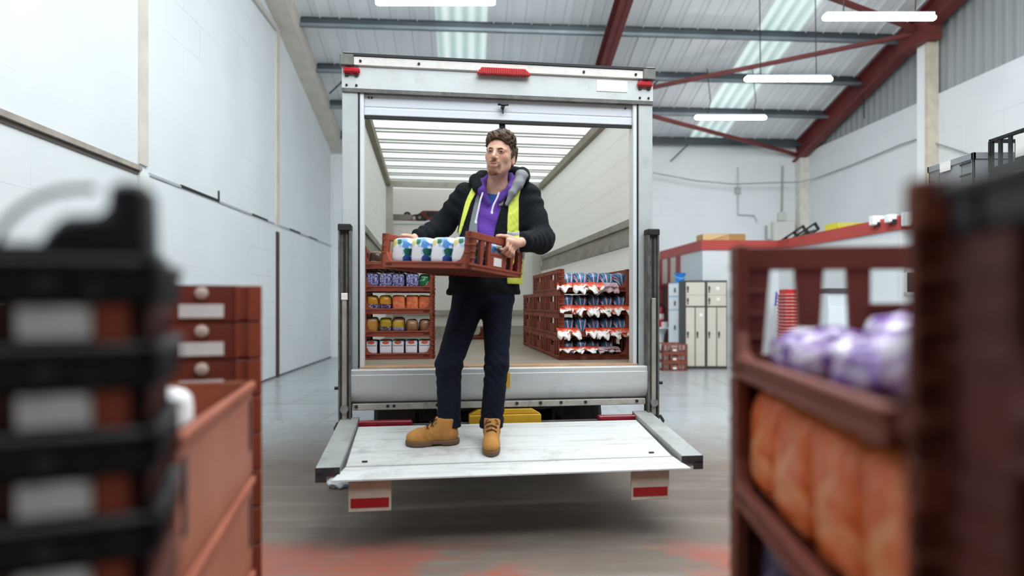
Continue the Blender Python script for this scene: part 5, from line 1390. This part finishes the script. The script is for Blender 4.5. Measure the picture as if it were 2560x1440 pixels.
tee = np.maximum(np.maximum(tors + .026, Z - 2.03), np.maximum(np.abs(X + .11) - .075, Y - 3.9)); tee = np.maximum(tee, 1.85 - Z)
neckhole = capsule(X, Y, Z, Vector((-.108, 3.76, 2.035)), Vector((-.09, 3.92, 2.05)), .052, .06)
wear('t_shirt', J.mesh('t_shirt', M('1f4a8c', .85, var=.1), off=PO, D=smax(tee, -neckhole, .005)))
def tubes(name, segs, m, h=.006, k=.02, lo=None, hi=None, label=None, noise_=0):
    pts = [Vector(p) for s in segs for p in s[:2]]; r = max(max(s[2:]) for s in segs) + k + .02
    g = Field([min(p[i] for p in pts) - r for i in range(3)], [max(p[i] for p in pts) + r for i in range(3)], h)
    for s in segs: g.cap(Vector(s[0]), Vector(s[1]), s[2], s[-1], k)
    if noise_:
        X, Y, Z = g.full(); g.D = g.D + noise_ * np.sin(X * 90 + 2 * np.sin(Z * 60)) * np.sin(Y * 70 + Z * 80)
    return wear(name, g.mesh(name, m, off=PO), label)
def chain(pts, rs): return [(pts[i], pts[i + 1], rs[i], rs[i + 1]) for i in range(len(pts) - 1)]
tubes('hoodie_collar', chain([(-.137, 3.795, 1.915), (-.178, 3.80, 1.99), (-.182, 3.86, 2.05), (-.15, 3.95, 2.09), (-.085, 3.985, 2.1), (-.01, 3.95, 2.1), (.012, 3.87, 2.065), (-.012, 3.80, 2.0), (-.075, 3.79, 1.93)], [.012, .024, .027, .028, .028, .028, .027, .024, .012]), PURD, .0055, .015, noise_=.001)
tubes('coat_hood', chain([(-.2, 3.82, 2.01), (-.214, 3.89, 2.065), (-.185, 3.97, 2.1), (-.09, 4.03, 2.12), (.02, 4.0, 2.13), (.062, 3.93, 2.11), (.07, 3.85, 2.07)], [.034, .044, .045, .045, .045, .046, .036]), JMm, .006, .02, noise_=.0016)
tubes('hood_lining', chain([(.052, 3.895, 2.105), (.058, 3.845, 2.085), (.035, 3.805, 2.03), (.002, 3.778, 1.975), (-.03, 3.775, 1.91)], [.034, .036, .03, .021, .012]), LIN, .0055, .02, noise_=.0012)
for pts in ([(-.172, 3.765, 1.975), (-.186, 3.758, 1.93), (-.198, 3.757, 1.87), (-.212, 3.758, 1.81)], [(-.075, 3.755, 1.975), (-.088, 3.752, 1.94), (-.108, 3.752, 1.9), (-.118, 3.752, 1.865)]):
    d_ = obj('drawstring', MB().tube([Vector(p) - PO for p in pts], .0052, 8), M('e9e2ee', .7), man, smooth=True)
    obj('aglet', MB().tube([Vector(pts[-1]) - PO, Vector(pts[-1]) - PO - Vector((0, 0, .016))], .0068, 8), M('f4f0f6', .5), d_)
# hi-vis vest worn over the coat: front strips, side panel, silver band
shell = np.maximum(J.D - .007, -(J.D + .004)); Yv = Y + 0 * J.D
def strip(zk, a, b): return np.maximum(np.interp(Z, zk, a) - X, X - np.interp(Z, zk, b)) + 0 * J.D
s1 = np.maximum(strip([1.45, 1.70, 1.80, 1.93, 2.0, 2.08], [-.36, -.336, -.313, -.281, -.25, -.225], [-.352, -.322, -.287, -.243, -.205, -.185]), np.maximum(Y - 4.06, 1.5 - Z))
s2 = np.maximum(strip([1.45, 1.75, 1.95, 2.08], [-.03, -.03, -.02, .03], [.04, .04, .04, .07]), np.maximum(Y - 4.06, 1.44 - Z))
tshell = np.maximum(tors - .010, -(tors + .004))
s3 = np.maximum(np.maximum(.0 - X, Z - 1.66), np.maximum(1.44 - Z, Y - 4.0))
s4 = np.maximum(np.maximum(np.abs(X + .11) - .13, 3.96 - Yv), np.maximum(1.44 - Z, Z - 2.03))
vest = np.minimum(np.minimum(np.maximum(shell, s1), np.maximum(shell, s2)), np.minimum(np.maximum(tshell, s3), np.maximum(shell, s4))); vest = np.maximum(vest, Z - 2.07)
HV = M('e2ec5e', .6, var=.06, scale=20, bump=.2, bscale=150); SIL = M('a9abab', .4, .2, var=.08, scale=30)
band = np.minimum(np.abs(Z - 1.722) - .026, np.abs(Z - 1.61) - .022)
fat = np.minimum(np.minimum(np.maximum(np.maximum(J.D - .010, -(J.D + .001)), s1), np.maximum(np.maximum(J.D - .010, -(J.D + .001)), s2)), np.maximum(np.maximum(tors - .013, -(tors + .001)), s3))
v_ = wear('hi_vis_vest', J.mesh('hi_vis_vest', HV, off=PO, D=vest), 'bright yellow vest')
link('silver_band', J.mesh('silver_band', SIL, off=PO, D=np.maximum(fat, band)), v_)
# trousers
Tr = Field((-.52, 3.6, .5), (.1, 4.06, 1.47), .006)
Tr.add(prof([1.25, 1.34, 1.4, 1.5], [-.172, -.174, -.175, -.172], [3.9, 3.9, 3.9, 3.9], [.168, .182, .182, .176], [.118, .122, .12, .115]), (-.45, 3.7, 1.3), (.08, 4.06, 1.46), 0)
Xt, Yt, Zt = Tr.full(); Tr.D = smax(np.maximum(Tr.D, Zt - 1.45), 1.31 - Zt, .05)
for h, k, a, r in ((HIPR, KNR, ANR, (.1, .075, .068)), (HIPL, KNL, ANL, (.098, .068, .068))):
    Tr.cap(h + Vector((0, .01, -.02)), k, r[0], r[1], .03); Tr.cap(k, a + Vector((0, 0, .0)), r[1], r[2], .03); Tr.cap(a, a + Vector((0, 0, -.015)), r[2] * 1.03, r[2] * 1.06, .01)
kz = np.exp(-((Zt - .93) / .09) ** 2) + 1.1 * np.exp(-((Zt - .63) / .06) ** 2)
Tr.D = Tr.D + (.0042 * kz + .001) * np.sin(Zt * 95 + 3.0 * np.sin(Xt * 30 + Yt * 26) + Xt * 45) * (.6 + .4 * np.sin(Xt * 60 + Yt * 40 + Zt * 12))
JN = NT('dark_denim'); JN.bump(JN.noise(260, 2), .25, .005)
JNm = JN.fin(JN.mix(JN.step(JN.noise(6, 4), .3, .75), lin('0b0e1a'), lin('151b2e')), .85, 0, .2)
tz = np.where(Xt < -.25, .585, .578)
wear('trousers', Tr.mesh('trousers', JNm, off=PO, D=smax(Tr.D, tz - Zt, .008)))
# boots
TAN = NT('tan_nubuck'); TANm = TAN.fin(TAN.mix(TAN.step(TAN.noise(14, 4), .3, .7), lin('a8733a'), lin('c08a4c')), .8, 0, .25)
SOLE = M('6b5138', .7, var=.15, scale=12); LACE = M('2e2019', .8)
DKN = Vector((0, 0, 1)).rotation_difference(VM.to_3x3() @ Vector((0, -.1475, 1)).normalized()).to_matrix()
def boot(loc_, ang, tilt):
    g = Field((-.08, -.17, -.01), (.08, .19, .2), .0038)
    g.ell((0, .092, .046), (.049, .072, .043), .02); g.ell((0, .02, .058), (.043, .1, .05), .03); g.ell((0, -.085, .058), (.043, .06, .06), .03)
    g.cap((0, -.068, .08), (0, -.075, .148), .049, .052, .03); g.cap((0, .0, .085), (0, -.045, .13), .034, .04, .03)
    X, Y, Z = g.full(); g.D = smax(smax(g.D, .022 - Z, .004), Z - .162, .006)
    g.D = g.D + .0012 * np.sin(Y * 120 + 2 * np.sin(Z * 60)) * (np.abs(Y - .03) < .06)
    b = thing('boot', None, None); b.parent = man; b.location = Vector(loc_) - PO; b.rotation_euler = (DKN @ Matrix.Rotation(ang, 3, 'Z')).to_euler()
    b.name = 'boot'
    link('upper', g.mesh('boot_upper', TANm), b)
    s = Field((-.08, -.17, -.01), (.08, .19, .06), .004); X, Y, Z = s.full()
    o1 = np.sqrt((X / .052) ** 2 + ((Y - .085) / .083) ** 2) - 1; o2 = np.sqrt((X / .047) ** 2 + ((Y + .085) / .068) ** 2) - 1; o3 = np.maximum(np.abs(X) - .042, np.abs(Y) - .09)
    o = smin(smin(o1 * .05, o2 * .05, .01), o3, .01); arch = np.maximum(np.abs(Y + .015) - .03, Z - .008)
    link('sole', s.mesh('boot_sole', SOLE, D=smax(smax(o, np.abs(Z - .015) - .015, .006), -arch, .004)), b)
    mb = MB()
    for i in range(5):
        y = .072 - i * .027; z = .098 + i * .0155 - (0 if i else .004); hw_ = .022 + .002 * i
        mb.tube([(-hw_ - .006, y - .012, z - .012), (-hw_ * .5, y - .004, z + .001), (hw_ * .5, y + .004, z + .003), (hw_ + .006, y - .006, z - .011)], .0028, 6)
        mb.tube([(hw_ + .006, y - .016, z - .009), (0, y - .012, z + .004), (-hw_ - .004, y + .002, z - .012)], .0026, 6)
    mb.tube([(0, -.04, .164), (.03, -.01, .155), (.04, .005, .13)], .0026, 6).tube([(0, -.04, .164), (-.03, -.005, .155), (-.038, .012, .135)], .0026, 6)
    obj('laces', mb, LACE, b, smooth=True)
def dkz(p): 
    l = VM.inverted() @ Vector((p[0], p[1], 0)); return dk(l.y)
pR = Vector((-.462, 3.79, 0)); pL = Vector((-.121, 3.765, 0))
for p, ang in ((pR, math.radians(101)), (pL, math.radians(181))):
    p.z = dkz(p) + .004; boot(p, ang, 0)
